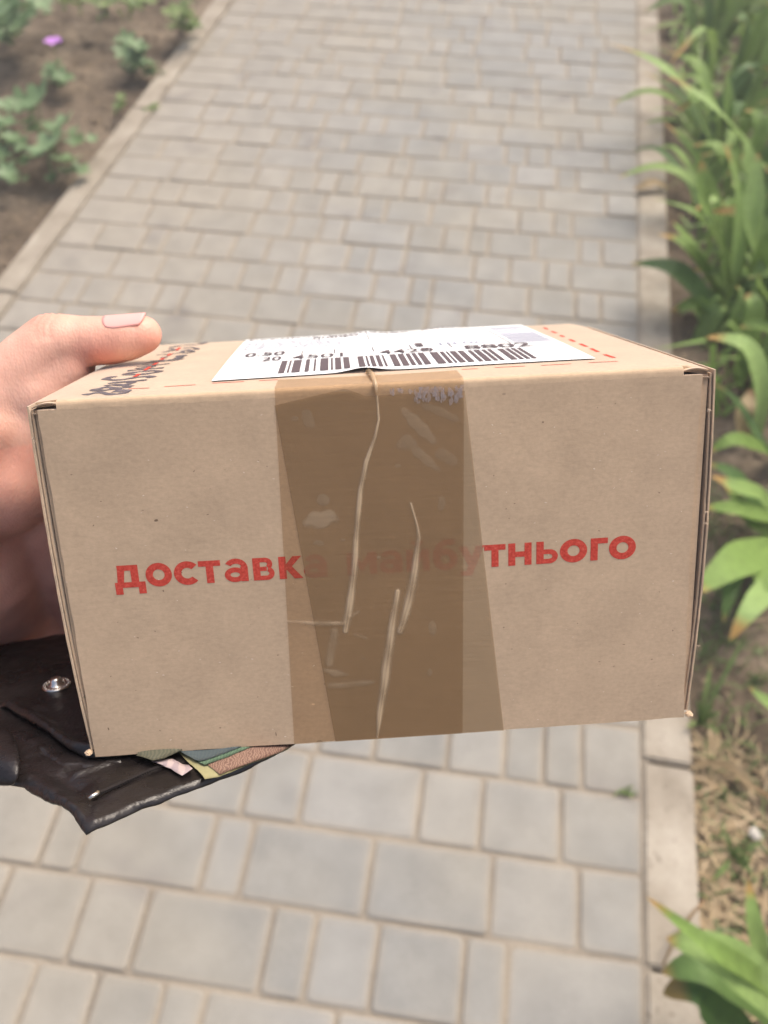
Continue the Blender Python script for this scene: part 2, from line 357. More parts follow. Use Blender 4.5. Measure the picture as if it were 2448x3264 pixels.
# kerbs
def kerb(x0, x1, joints, label, y_rot=0):
    root = empty('kerb', label, 'kerb', ((x0+x1)/2, 1.5, 0))
    for a, b in zip(joints, joints[1:]):
        bm = bmesh.new(); bmesh.ops.create_cube(bm, size=1.)
        w = x1-x0; L = b-a-.006
        for v in bm.verts: v.co = Vector((v.co.x*w, v.co.y*L, v.co.z*.16))
        bmesh.ops.bevel(bm, geom=list(bm.edges), offset=.004, segments=2, affect='EDGES')
        bmesh.ops.subdivide_edges(bm, edges=[e for e in bm.edges if abs((e.verts[0].co-e.verts[1].co).y) > .2], cuts=16)
        for v in bm.verts:
            q = v.co*1.; v.co.x += .0025*noise.noise(Vector((q.x*20, (q.y+a)*7, 1))); v.co.z += .0018*noise.noise(Vector((q.x*20, (q.y+a)*11, 4)))
        me = bpy.data.meshes.new('kerb_stone'); bm.to_mesh(me); bm.free()
        o = obj('kerb_stone', me, M_kerb, root); o.location = (rt.gauss(0, .0012), (a+b)/2-1.5, (-.072 if x0 < 0 else -.076)+rt.gauss(0, .0008)); o.rotation_euler = (rt.gauss(0, .002), rt.gauss(0, .002), rt.gauss(0, .0018))
kerb(KL0, KL1, [-.6, .1, .62, 1.616, 2.612, 3.61, 4.6, 5.6, 6.2], 'tan concrete kerb between the bare soil bed and the paved path')
kerb(KR0-.001, KR1, [-.6, -.35, .335, .646, 1.45, 2.392, 3.03, 3.68, 4.7, 5.6, 6.2], 'grey concrete kerb along the iris bed, speckled and pale in front')

# ------------------------------------------------------------------ the parcel
box = empty('parcel_box', 'brown cardboard parcel box with red print and packing tape held over the path', 'box'); box.matrix_world = BM
hw, hh = WB/2, HB/2; RF = .0014
FT = fr(124, 1302)
# front and top are one folded sheet: profile points (y, z)
prof = [(hh-RF+RF*math.sin(t), -RF+RF*math.cos(t)) for t in np.linspace(0, math.pi/2, 7)]
def sheet(pfun, us, rows, name, mat, thick, flip=False, smooth=True):
    pass
mb = MB()
# front panel outline with sloped sides and notched top corners
xlt, xrt = -.0846, .0838; xlb, xrb = -.0848, .0847; ny = 24
notch = .0052
v = []; f = []
cols = list(np.linspace(0, 1, 25))
def front_x(t, y):
    s_ = (hh-y)/(2*hh); a = xlt*(1-s_)+xlb*s_; b = xrt*(1-s_)+xrb*s_ - .0007*math.sin(math.pi*s_); return a*(1-t)+b*t
def warp(x, y): return .0005*math.sin(x*31+1)*math.cos(y*22)
ys = list(np.linspace(-hh, hh-.0020, ny))
TH = .0014
def grid(mbx, fn, nu, nv, thick_fn):
    V0 = [fn(i/(nu-1), j/(nv-1)) for j in range(nv) for i in range(nu)]; V1 = [thick_fn(i/(nu-1), j/(nv-1)) for j in range(nv) for i in range(nu)]
    n = nu*nv; Fs = []
    for j in range(nv-1):
        for i in range(nu-1):
            a = j*nu+i; Fs.append((a, a+1, a+nu+1, a+nu)); Fs.append((n+a, n+a+nu, n+a+nu+1, n+a+1))
    bd = [i for i in range(nu)]+[j*nu+nu-1 for j in range(1, nv)]+[(nv-1)*nu+i for i in range(nu-2, -1, -1)]+[j*nu for j in range(nv-2, 0, -1)]
    for a, b in zip(bd, bd[1:]+bd[:1]): Fs.append((a, n+a, n+b, b))
    mbx.add(V0+V1, Fs)
def jag(t, a=.00018): return a*noise.noise(Vector((t*900, 1, 2)))
def Pf(u, v_): y = -hh+(2*hh-.0022)*v_; x = front_x(u, y)+(jag(y)+jag(y+3, .0003) if u in (0, 1) else 0); return (x, y + (jag(x+1, .0003) if v_ == 0 else 0), warp(x, y)*min(1, (1-v_)*6))
grid(mb, Pf, 40, 30, lambda u, v_: (Pf(u, v_)[0], Pf(u, v_)[1], Pf(u, v_)[2]-TH))
front = obj('front_panel', mb.out('front_panel', False), M_card, box)
mb = MB()   # fold strip + top panel: starts inside the notches
cre = -hw+.0056
def top_y(x, z):
    y = hh+.0007*math.sin((x+hw)/WB*math.pi)*math.sin(-z/DB*math.pi)
    if x < cre: y -= (cre-x)*.10
    if x > hw-.004: y -= (x-hw+.004)*.25
    return y
nv = 7; nu = 60
def Pt(u, v_):
    k = v_*(nv+23-1)
    if k <= 6.01:
        t = k/6*math.pi/2; x = (-hw+notch)*(1-u)+(hw-.0062)*u
        y, z = hh-RF+RF*math.sin(t), -RF+RF*math.cos(t); y -= .0004*(1-k/6); return (x, y+(k/6)*(top_y(x, -RF)-hh), z)
    s_ = (k-6)/23; z = -RF-s_*(DB-RF); m_ = min(1, max(0, (-z-.0022)/.0004))
    x0 = (-hw+notch)*(1-m_)+(-hw-.0006)*m_; x1 = (hw-.0062)*(1-m_)+(hw+.0012)*m_; x = x0*(1-u)+x1*u; return (x, top_y(x, z), z)
def vmap(v_):  # uneven row spacing so that the notch end is sharp
    return v_
rows = [i for i in range(7)]; VV = []; 
zrows = [-.0022, -.0026]+list(np.linspace(-.004, -DB, 22))
lay = []
for t in np.linspace(0, math.pi/2, 7):
    row = []
    for u in np.linspace(0, 1, nu):
        x = (-hw+notch)*(1-u)+(hw-.0062)*u; b_ = .00030*noise.noise(Vector((x*260, 0, 0)))*math.sin(t*2)
        row.append((x, hh-RF+(RF+b_*.4)*math.sin(t)-.0010*max(0,1-t*3), -RF+(RF+b_)*math.cos(t)))
    lay.append(row)
for z in zrows:
    row = []
    for u in np.linspace(0, 1, nu):
        m_ = 0 if z > -.0024 else 1
        x0 = (-hw+notch)*(1-m_)+(-hw-.0006)*m_; x1 = (hw-.0062)*(1-m_)+(hw+.0012)*m_; x = x0*(1-u)+x1*u; row.append((x, top_y(x, z), z))
    lay.append(row)
nr = len(lay); V0 = [p for r_ in lay for p in r_]; V1 = [(p[0], p[1]-TH*(1 if j > 6 else .2+.8*j/6), p[2]-(0 if j > 6 else TH*(1-j/6))) for j, r_ in enumerate(lay) for p in r_]; n = nr*nu; Fs = []
for j in range(nr-1):
    for i in range(nu-1):
        a = j*nu+i; Fs.append((a, a+1, a+nu+1, a+nu)); Fs.append((n+a, n+a+nu, n+a+nu+1, n+a+1))
bd = list(range(nu))+[j*nu+nu-1 for j in range(1, nr)]+[(nr-1)*nu+i for i in range(nu-2, -1, -1)]+[j*nu for j in range(nr-2, 0, -1)]
Fs += [(a, n+a, n+b, b) for a, b in zip(bd, bd[1:]+bd[:1])]
mb.add(V0+V1, Fs); top = obj('top_panel', mb.out('top_panel', True), M_card, box)
try: top.data.set_sharp_from_angle(angle=math.radians(40))
except Exception: pass
# bottom, back, side walls of two plies, inner flaps seen through the gaps
mb = MB(); mb.box((-hw+.001, -hh-.0002, -DB+.001), (hw-.001, -hh+.0012, -.0018)); obj('bottom_panel', mb.out('bottom_panel'), M_card, box)
mb = MB(); mb.box((-hw+.001, -hh+.0016, -DB), (hw-.001, hh-.002, -DB+.0014)); obj('back_panel', mb.out('back_panel'), M_card, box)
def wall(xf, name, y0, y1, z0, mat, nseg=36, fray=.00016):
    """a thin upright board; xf(y) gives its outer and inner x"""
    mb = MB(); v = []; f = []
    for j in range(nseg):
        y = y0+(y1-y0)*j/(nseg-1); a, b = xf(y); jz = fray*noise.noise(Vector((y*1400, a*300, 0)))*2
        v += [(a, y, z0+jz), (b, y, z0+jz*.5), (b, y, -DB+.002), (a, y, -DB+.002)]
    for j in range(nseg-1):
        for k in range(4): f.append((j*4+k, j*4+(k+1) % 4, (j+1)*4+(k+1) % 4, (j+1)*4+k))
    f += [(0, 1, 2, 3), tuple((nseg-1)*4+k for k in (3, 2, 1, 0))]
    mb.add(v, f); bm = mb.out(name); return obj(name, bm, mat, box)
for sd in (-1, 1):
    if sd < 0:
        o_ = lambda y: -.0872-.0006*math.sin((y+hh)/HB*math.pi)+.0016*((hh-y)/HB)**3
    else:
        o_ = lambda y: .0869+.0013*math.sin((y+hh)/HB*math.pi*.9)-.0012*((hh-y)/HB)**4
    wall(lambda y: tuple(sorted((o_(y), o_(y)-sd*.00045), reverse=sd > 0)), 'outer_side_ply', -hh+.002, hh-.0012, -.0006, M_ply)
    wall(lambda y: tuple(sorted((o_(y)-sd*.00075, o_(y)-sd*.00125), reverse=sd > 0)), 'inner_side_ply', -hh+.002, hh-.0022, -.0012, M_ply)
    mb = MB(); mb.box((min(sd*.0845, sd*.076), -hh+.0015, -.0040), (max(sd*.0845, sd*.0856), hh-.0022, -.0026)) ; 
    xa, xb = sorted((sd*.0858, sd*.070)); mb = MB(); mb.box((xa, -hh+.0015, -.0034), (xb, hh-.0025, -.0016)); obj('inner_flap', mb.out('inner_flap'), M_card, box)
    # curled plies showing in the corner notch
    for q, yy in enumerate((hh-.0012, hh-.0023)):
        mb = MB(); v = []; nseg = 10
        for j in range(nseg):
            t = j/(nseg-1); x = sd*(hw-.0064+t*.0075); y = yy+(.0007 if q == 0 else -.0002)*math.sin(t*math.pi)-(.0008*t*t if q else .0004*t**3)
            v += [(x, y, -.0006), (x, y-.00035, -.0008), (x, y-.00035, -.008), (x, y, -.008)]
        f = [(j*4+k, j*4+(k+1) % 4, (j+1)*4+(k+1) % 4, (j+1)*4+k) for j in range(nseg-1) for k in range(4)]+[(0, 1, 2, 3), (nseg*4-1, nseg*4-2, nseg*4-3, nseg*4-4)]
        mb.add(v, f); obj('curled_ply', mb.out('curled_ply'), M_ply, box)
    # torn lower corner
    mb = MB(); bm = bmesh.new(); bmesh.ops.create_icosphere(bm, subdivisions=3, radius=1)
    for v in bm.verts:
        d = v.co.normalized(); k = 1+.35*noise.noise(d*2.3+Vector((sd, 0, 0))); v.co = Vector((d.x*.0011*k, d.y*.0007*k, d.z*.0014*k))
    me = bpy.data.meshes.new('torn_corner'); bm.to_mesh(me); bm.free(); o = obj('torn_corner', me, M_card, box); px = (284, 2398) if sd < 0 else (2196, 2276)
    q = lb(px[0], px[1], 2, -.0005); o.location = (q[0], q[1], q[2])
# frayed nicks
def tuft(px, py, s_, n_=16):
    p = lb(px, py, 2, .0002); mb = MB(); r_ = random.Random(px)
    for i in range(n_):
        a = r_.uniform(0, 6.28); L = s_*r_.uniform(.4, 1); b = r_.uniform(-.6, .9)
        e = (p[0]+math.cos(a)*L, p[1]+math.sin(a)*L*.8, p[2]+b*L*.5+.0002); w = s_*.13
        mb.add([(p[0]-w*math.sin(a), p[1]+w*math.cos(a), p[2]), (p[0]+w*math.sin(a), p[1]-w*math.cos(a), p[2]), e, (p[0], p[1], p[2]+w*1.5)], [(0, 1, 2), (0, 2, 3), (1, 3, 2)])
    obj('frayed_nick', mb.out('frayed_nick'), M_frayed, box)
for a in ((2259, 1307, .0011), (2250, 1632, .0007), (2249, 1668, .0008), (2226, 2058, .0007), (107, 1398, .0008), (112, 1408, .0007), (212, 1855, .0004)): tuft(*a)

rf = random.Random(9)
for nm, mt, num, sz in (('dark_fleck', flat('dark_fibre', (.20, .14, .09), .9), 85, .00017), ('pale_fleck', flat('pale_fibre', (.72, .62, .48), .9), 150, .00017)):
    mb = MB()
    big = [(497, 1660, .0011, .00035), (880, 2340, .0003, .0007), (345, 2325, .0004, .0005), (520, 1885, .0004, .0003), (2145, 2010, .0003, .0003), (1730, 1345, .0005, .0002)] if nm == 'dark_fleck' else []
    for i in range(num):
        if i < len(big): c = fr(*big[i][:2]); w, h_ = big[i][2:]; w /= 2
        else: c = (rf.uniform(-.082, .082), rf.uniform(-.049, .047)); w, h_ = sz*rf.uniform(.5, 2.2), sz*rf.uniform(.3, .9)
        an = rf.gauss(0, .4) if i >= len(big) else .1; z = warp(*c)+.00004
        if -.085 < c[0]-.0 and abs(c[0]) < .083:
            mb.add([(c[0]+w*math.cos(a)*math.cos(an)-h_*math.sin(a)*math.sin(an)*rf.uniform(.7, 1.2), c[1]+w*math.cos(a)*math.sin(an)+h_*math.sin(a)*math.cos(an)*rf.uniform(.7, 1.2), z) for a in np.linspace(0, 2*math.pi, 7, endpoint=False)], [tuple(range(7))])
    obj(nm, mb.out(nm), mt, box, kind='stuff')
# red slogan, letter by letter, as flat print
def rct(x0, y0, x1, y1): return [(x0, y0), (x1, y0), (x1, y1), (x0, y1)]
def rg(cx, cy, rx, ry, t, a0=0, a1=360, n=40):
    ks = np.radians(np.linspace(a0, a1, n)); o_ = [(cx+rx*math.cos(k), cy+ry*math.sin(k)) for k in ks]; i_ = [(cx+(rx-t)*math.cos(k), cy+(ry-t)*math.sin(k)) for k in ks]
    return [[o_[i], o_[i+1], i_[i+1], i_[i]] for i in range(n-1)]
T = .29
def G_(ch):
    if ch == 'о': return 1.04, rg(.52, .5, .52, .53, T)
    if ch == 'с': return .92, rg(.52, .5, .52, .53, T, 42, 318)
    if ch == 'т': return .86, [rct(0, .75, .86, 1), rct(.43-T/2, 0, .43+T/2, .75)]
    if ch == 'в': return .86, [rct(0, 0, T, 1), rct(T, .8, .52, 1), rct(T, .41, .56, .6), rct(T, 0, .56, .2)]+rg(.50, .715, .30, .285, .21, -60, 90, 16)+rg(.55, .30, .31, .30, .21, -90, 75, 16)
    if ch == 'к': return .93, [rct(0, 0, T, 1), [(T, .38), (T, .66), (.57, 1), (.92, 1), (.50, .52)], [(.30, .42), (.50, .58), (.95, 0), (.60, 0)]]
    if ch == 'н': return .96, [rct(0, 0, T, 1), rct(.96-T, 0, .96, 1), rct(T, .38, .96-T, .62)]
    if ch == 'г': return .68, [rct(0, 0, T, 1), rct(T, .75, .68, 1)]
    if ch == 'ь': return .86, [rct(0, 0, T, 1), rct(T, .43, .52, .64), rct(T, 0, .52, .21)]+rg(.52, .32, .33, .32, .22, -90, 90, 20)
    if ch == 'м': return 1.2, [rct(0, 0, T, 1), rct(1.2-T, 0, 1.2, 1), [(T, 1), (T, .6), (.6, .12), (.6, .5)], [(1.2-T, 1), (.6, .5), (.6, .12), (1.2-T, .6)]]
    if ch == 'й': return .98, [rct(0, 0, T, 1), rct(.98-T, 0, .98, 1), [(T, .0), (T, .36), (.98-T, 1), (.98-T, .64)]]+[[(p[0], p[1]) for p in q] for q in rg(.49, 1.36, .26, .22, .14, 180, 360, 14)]
    if ch == 'у': return 1.0, [[(0, 1), (.33, 1), (.62, .25), (.46, -.05)], [(1.0, 1), (.68, 1), (.22, -.33), (.52, -.33)], rct(.08, -.33, .40, -.12)]
    if ch == 'б': return .98, rg(.49, .47, .49, .49, T)+rg(.52, .62, .52, .72, .24, 80, 185, 16)+[rct(.55, 1.12, .88, 1.36)]
    if ch == 'а': return .90, rg(.40, .31, .40, .33, .22, 0, 360, 30)+[rct(.62, 0, .90, .66)]+rg(.45, .60, .45, .43, .23, 0, 150, 22)
    if ch == 'д': return 1.12, [rct(.14, .76, .90, 1), rct(.62, .24, .90, .76), [(.14, .76), (.40, .76), (.34, .24), (.10, .24)], rct(0, 0, 1.12, .24), rct(0, -.30, .27, 0), rct(.85, -.30, 1.12, 0)]
LET = [('д', 62, 152), ('о', 155, 232), ('с', 238, 308), ('т', 311, 376), ('а', 386, 455), ('в', 470, 532), ('к', 546, 614), ('а', 618, 686),
       ('м', 745, 832), ('а', 840, 906), ('й', 918, 986), ('б', 996, 1068), ('у', 1070, 1146), ('т', 1146, 1208), ('н', 1216, 1284), ('ь', 1298, 1362), ('о', 1367, 1447), ('г', 1457, 1507), ('о', 1511, 1590)]
mb = MB(); XH = None
bl0 = np.array(fr(505, 1869)); bl1 = np.array(fr(1982, 1780)); tl0 = np.array(fr(508, 1795)); XH = abs(tl0[1]-bl0[1])*.97
for q, (ch, a, b) in enumerate(LET):
    w, pcs = G_(ch)
    fa, fb_ = 300+a/.9217, 300+b/.9217
    ya = 1869+(1780-1869)*(fa-505)/(1982-505); yb_ = 1869+(1780-1869)*(fb_-505)/(1982-505)
    A_, B_ = np.array(fr(fa, ya)), np.array(fr(fb_, yb_)); dx = (B_-A_)/w
    for k, pc in enumerate(pcs):
        pts = [(A_[0]+dx[0]*x, A_[1]+dx[1]*x+y*XH, 0) for x, y in pc]
        area = sum(pts[i-1][0]*pts[i][1]-pts[i][0]*pts[i-1][1] for i in range(len(pts)))
        if area < 0: pts = pts[::-1]
        mb.add([(x, y, warp(x, y)+.00006+.0000015*(k % 5)) for x, y, _ in pts], [tuple(range(len(pts)))])
obj('printed_slogan', mb.out('printed_slogan'), M_red, box)

# tape: wraps from under the label over the fold and down the front
def seg_d(p, a, b):
    a = np.array(a); b = np.array(b); d = b-a; t = np.clip(((p-a)@d)/(d@d), 0, 1); return np.linalg.norm(p-(a+t[..., None]*d), axis=-1), t
def K4(x, y): return (850+x/1.77, 1150+y/1.77)
ridges = [([(600, 90), (622, 180), (632, 330), (610, 430), (560, 570), (530, 720), (512, 900), (500, 1100), (480, 1300), (455, 1450), (445, 1520)], [4, 5, 6, 9, 12, 13, 14, 15, 18, 22, 14], 1.0),
          ([(812, 800), (848, 925), (858, 990), (838, 1150), (805, 1340), (752, 1520)], [6, 7, 11, 18, 24, 18], .9), ([(738, 1295), (705, 1500), (672, 1750), (636, 2000), (620, 2150)], [14, 20, 25, 16, 5], .95),
          ([(120, 1468), (300, 1478), (430, 1476)], [9, 14, 12], .65), ([(382, 1520), (372, 1600), (355, 1705)], [20, 24, 20], .45), ([(330, 1742), (385, 1758), (450, 1765)], [12, 22, 10], .45), ([(360, 1830), (480, 1822), (600, 1808)], [18, 22, 12], .4), ([(470, 1440), (520, 1412)], [10, 8], .35), ([(500, 1545), (560, 1560)], [12, 8], .3)]
blobs = [(235, 325, 38, 72, -.2, .22), (160, 325, 26, 18, 0, .2), (320, 782, 46, 42, 0, .28), (308, 890, 112, 62, -.15, .42), (292, 1026, 38, 20, 0, .24), (740, 590, 20, 14, 0, .25), (985, 800, 26, 52, 0, .22),
         (860, 365, 150, 45, .85, .30), (880, 540, 130, 34, .75, .26), (985, 290, 150, 28, .45, .22), (1010, 540, 90, 40, .6, .2), (790, 460, 60, 50, 0, .24), (935, 1505, 30, 58, .1, .26), (920, 1755, 20, 32, 0, .24), (545, 1675, 20, 14, 0, .2), (430, 1010, 18, 14, 0, .18), (630, 1105, 14, 12, 0, .3)]
def liftfn(X, Y):
    P = np.stack([X, Y], -1); hgt = np.zeros(X.shape); msk = np.zeros(X.shape)
    for pl_, ws, amt in ridges:
        best = np.full(X.shape, 1e9); wb = np.ones(X.shape)
        pts = [fr(*K4(*q)) for q in pl_]
        for i in range(len(pts)-1):
            d, t = seg_d(P, pts[i], pts[i+1]); w = (ws[i]*(1-t)+ws[i+1]*t)*.00005; k = d/w < best/wb
            best = np.where(k, d, best); wb = np.where(k, w, wb)
        e = np.exp(-(best/wb)**2/1.4); hgt += e*amt*.00030*np.minimum(1, wb/.0005); q_ = best/wb; msk = np.maximum(msk, amt*np.clip(1.7-1.1*q_, 0, 1)*(.68+.20*np.sin(Y*330+X*900)+.30*np.exp(-((q_-.35)/.3)**2)))  # lifted film is paler, with a highlight line painted into each ridge
    for bx, by, rx, ry, an, amt in blobs:
        c = fr(*K4(bx, by)); dx = (X-c[0]); dy = -(Y-c[1]); u = (dx*math.cos(an)+dy*math.sin(an))/(rx*4.1e-5); v_ = (-dx*math.sin(an)+dy*math.cos(an))/(ry*4.1e-5)
        wob = np.vectorize(lambda a, b: noise.noise(Vector((a*600, b*600, 0))))(X, Y) if False else .16*np.sin(X*1300+bx)*np.sin(Y*1100+by)
        r_ = np.sqrt(u*u+v_*v_)+wob; msk = np.maximum(msk, 1.35*amt*np.clip((1.1-r_)*3.2, 0, 1)); hgt += .00007*np.clip(1-r_, 0, 1)
    return hgt, msk
def tape(name, top_edge_rows, L0, L1, R0, R1, off, nu, nv, wrap, ridge, topfn=None):
    v = []; lift_shine = []
    ts = []
    if wrap: # (y,z,normal)
        zt0 = wrap
        ts += [(hh+off, z, (0, 1)) for z in np.linspace(zt0, -RF, 8)]
        ts += [(hh-RF+(RF+off)*math.cos(a), -RF+(RF+off)*math.sin(a), (math.sin(a), math.cos(a))) for a in np.linspace(.15, math.pi/2-.05, 8)]
    nfront = nv; y_start = (hh-RF) if wrap else None
    Xs = []; 
    us = np.linspace(0, 1, nu)
    rowsv = []
    for (y, z, nn) in ts:
        xl = L0[0]+(L1[0]-L0[0])*(L0[1]-hh)/(L0[1]-L1[1]) ; xr = R0[0]+(R1[0]-R0[0])*(R0[1]-hh)/(R0[1]-R1[1])
        rowsv.append([(xl*(1-u)+xr*u, y, z) for u in us]); lift_shine.append([0]*nu)
    FX = np.zeros((nfront, nu)); FY = np.zeros((nfront, nu))
    for i, u in enumerate(us):
        yt = topfn(u) if topfn else hh-RF-.0003
        yb_ = -hh-.0001
        for j in range(nfront):
            y = yt+(yb_-yt)*j/(nfront-1); xl = L0[0]+(L1[0]-L0[0])*(L0[1]-y)/(L0[1]-L1[1]); xr = R0[0]+(R1[0]-R0[0])*(R0[1]-y)/(R0[1]-R1[1])
            FX[j, i] = xl*(1-u)+xr*u; FY[j, i] = y
    if ridge: hg, ms = liftfn(FX, FY)
    else: hg = np.zeros(FX.shape); ms = np.zeros(FX.shape)
    for j in range(nfront):
        rowsv.append([(FX[j, i], FY[j, i], warp(FX[j, i], FY[j, i])+off+hg[j, i]) for i in range(nu)]); lift_shine.append(list(ms[j]))
    V = [p for r_ in rowsv for p in r_]; n_ = len(rowsv)
    Fs = [(j*nu+i, (j+1)*nu+i, (j+1)*nu+i+1, j*nu+i+1) for j in range(n_-1) for i in range(nu-1)]
    me = mesh(name, V, Fs, True); attr(me, 'lift_shine', [a for r_ in lift_shine for a in r_]); return me
A0, A1, A2, A3 = fr(876, 1260), fr(938, 2367), fr(1478, 1210), fr(1474, 2330)
obj('packing_tape', tape('packing_tape', 0, A0, A1, A2, A3, .00022, 260, 480, tp(980, 1196)[1], True), M_tape, box)
B0, B1, B2, B3 = fr(884, 1340), fr(1067, 2348), fr(1480, 1240), fr(1604, 2317)
yA, yB, yC = fr(878, 1292)[1], fr(1104, 1238)[1], hh-.0030
def btop(u): return yA+(yB-yA)*min(1, u/.38) if u < .38 else yB+(yC-yB)*min(1, (u-.38)/.1)
obj('packing_tape', tape('packing_tape', 0, B0, B1, B2, B3, .00014, 60, 60, None, False, btop), M_tape_low, box)
# scuffed patch of tape by the fold
mb = MB(); r_ = random.Random(4)
for i in range(90):
    x, y = 680+425*r_.random()**.7, 0
    y = r_.gauss(172, 22)+(r_.random() < .3)*25; w, h_ = r_.uniform(5, 16), r_.uniform(10, 34)
    if 740 < x < 830 and y > 190: continue
    c = fr(*K4(x, y)); k = 3.9e-5; n_ = 9; z = warp(c[0], c[1])+.00030+i*.0000012
    mb.add([(c[0]+k*w*math.cos(a)*r_.uniform(.6, 1.3), c[1]+k*h_*math.sin(a)*r_.uniform(.6, 1.3), z) for a in np.linspace(0, 2*math.pi, n_, endpoint=False)], [tuple(range(n_))])
mb.v = [(x, min(y, hh-RF), z) for x, y, z in mb.v]
obj('tape_scuff', mb.out('tape_scuff'), M_scuff, box)
# creased tuck of tape at the fold
mb = MB(); mb.tube([(*((lambda q: (q[0], TOP+.0006, q[1]))(tp(*K4(575, 75)))),), (lambda q: (q[0], TOP+.0009, q[1]))(tp(*K4(598, 100))), (fr(*K4(615, 135))[0], TOP-.0004, .0008), (*fr(*K4(622, 190)), .0007)], [.0009, .0008, .0007, .0002], 8)
me = mb.out('tape_crease', True); attr(me, 'lift_shine', [.8]*len(me.vertices)); obj('tape_crease', me, M_tape, box)

# label on the top
LY = TOP+.0009
def topq(name, pts2, y, mat, parent=box):
    mb = MB(); mb.add([(x, y, z) for x, z in pts2], [tuple(range(len(pts2)))]); return mb
c_bl, c_br, c_tr, c_tl = [tp(*p) for p in ((675, 1221), (1899, 1148), (1660, 1038), (784, 1087))]
def lab(u, v_):  # u right, v away, in label units 0..1
    a = [c_bl[i]*(1-u)+c_br[i]*u for i in (0, 1)]; b = [c_tl[i]*(1-u)+c_tr[i]*u for i in (0, 1)]; return [a[i]*(1-v_)+b[i]*v_ for i in (0, 1)]
def lab_y(x, z):
    u = (x-c_bl[0])/(c_br[0]-c_bl[0]); v_ = (c_bl[1]-z)/(c_bl[1]-c_tl[1])
    return top_y(x, z)+.0004 + .0011*math.exp(-((u-.39)/.05)**2-(v_/.07)**2)+.0008*math.exp(-((u-.42)/.05)**2-((v_-1)/.2)**2)+.0006*math.exp(-((u-.7)/.06)**2-((v_-1)/.2)**2)
mb = MB(); nU, nV = 130, 90; v = []
for j in range(nV):
    for i in range(nU):
        x, z = lab(i/(nU-1), j/(nV-1)); v.append((x, lab_y(x, z), z))
mb.add(v, [(j*nU+i, j*nU+i+1, (j+1)*nU+i+1, (j+1)*nU+i) for j in range(nV-1) for i in range(nU-1)])
label = obj('shipping_label', mb.out('shipping_label', True), M_label, box)
def lab_rects(rects, off=.00015):
    mb = MB()
    for (u0, v0, u1, v1) in rects:
        n_ = max(1, int((u1-u0)/.05)); n2 = max(1, int((v1-v0)/.06))
        for a in range(n_):
            for b in range(n2):
                q = []
                for uu, vv in ((a, b), (a+1, b), (a+1, b+1), (a, b+1)):
                    x, z = lab(u0+(u1-u0)*uu/n_, v0+(v1-v0)*vv/n2); q.append((x, lab_y(x, z)+(off if v0 < .5 else .00015), z))
                mb.add(q, [(0, 1, 2, 3)])
    return mb
def linv(px, py):
    x, z = tp(px, py); v_ = (c_bl[1]-z)/(c_bl[1]-c_tl[1]); u = (x-c_bl[0])/(c_br[0]-c_bl[0]); return u, v_
rb_ = random.Random(11); u, uend = .165, .855; bars = []
seq = [3, 1, 1, 1, 4, 2, 2, 2, 1, 2, 4, 1, 1, 1, 3, 1, 3, 4, 3, 1, 1, 1, 2, 1, 2, 1, 1, 3, 3, 1, 3, 1, 2, 1, 2, 1, 3, 3, 4, 1, 2, 1, 1, 1, 3, 1, 3, 2, 2, 1, 3, 1, 2, 1, 2, 3, 3, 1, 2, 1, 2, 1, 2]
tot = sum(seq); 
for i, s_ in enumerate(seq):
    du = s_*.69/tot
    if i % 2 == 0: bars.append((u, .05, u+du*.96, .28))
    u += du
obj('barcode', lab_rects(bars).out('barcode'), M_black, label)
lines = [(.0, .925, .62, .935), (.43, .72, .433, .93), (.72, .93, .85, .934), (.849, .40, .852, .95), (.02, .585, .30, .588)]
lines += [(x, .375, x+.0035, .49) for x in (.216, .314, .43, .545, .665)]
obj('ruled_line', lab_rects(lines).out('ruled_line'), M_black, label)
vb = []; vv = .41
while vv < .94:
    s_ = rb_.choice([.004, .007, .011]); vb.append((.865, vv, .985, vv+s_)); vv += s_+rb_.choice([.004, .006, .009])
obj('side_barcode', lab_rects(vb).out('side_barcode'), M_grey, label)
tiny = []
for r_i in range(7):
    u = .02
    while u < .40-.03*r_i:
        w = rb_.uniform(.01, .035); tiny.append((u, .62+r_i*.038, u+w, .632+r_i*.038)); u += w+.008
obj('fine_print', lab_rects(tiny).out('fine_print'), M_grey, label)
def text(s_, u, v_, hgt, width=None, bold=0.004, mat=M_black, name='lettering', par=label):
    cu = bpy.data.curves.new('t', 'FONT'); cu.body = s_; cu.size = 1; cu.offset = bold; o = bpy.data.objects.new('t', cu); COL.objects.link(o)
    bpy.context.view_layer.update(); dg = bpy.context.evaluated_depsgraph_get(); me = bpy.data.meshes.new_from_object(o.evaluated_get(dg)); bpy.data.objects.remove(o)
    vs = np.array([v.co[:] for v in me.vertices]); 
    if len(vs) == 0: return
    mn, mx = vs.min(0), vs.max(0); sx = width/(mx[0]-mn[0]) if width else hgt/.7
    for v, c in zip(me.vertices, vs):
        uu = u+(c[0]-mn[0])*sx; v2 = v_+c[1]*hgt/.7; x, z = lab(uu, v2); v.co = (x, lab_y(x, z)+(.00030 if v2 < .6 else .00017), z)
    me.name = name; me.materials.clear(); obj(name, me, mat, par)
text('20', .105, .30, .08, .055, .012); text('4501', .19, .30, .08, .15, .004); text('4420', .445, .30, .08, .16, .004); text('8802', .70, .305, .085, .20, .012)
text('0.50', .045, .425, .085, .12, .015); text('1', .565, .43, .09, .022); text('1', .572, .33, .05, .022); text('18.06', .64, .44, .07, .14, .0, M_grey)
text('Експрес-накладна', .02, .94, .04, .56, .0); text('ДНІПРО', .24, .86, .06, .16, .01); text('КИЇВ', .63, .955, .04, .12, .02); text('18:06', .74, .90, .04, .10, .0, M_grey)
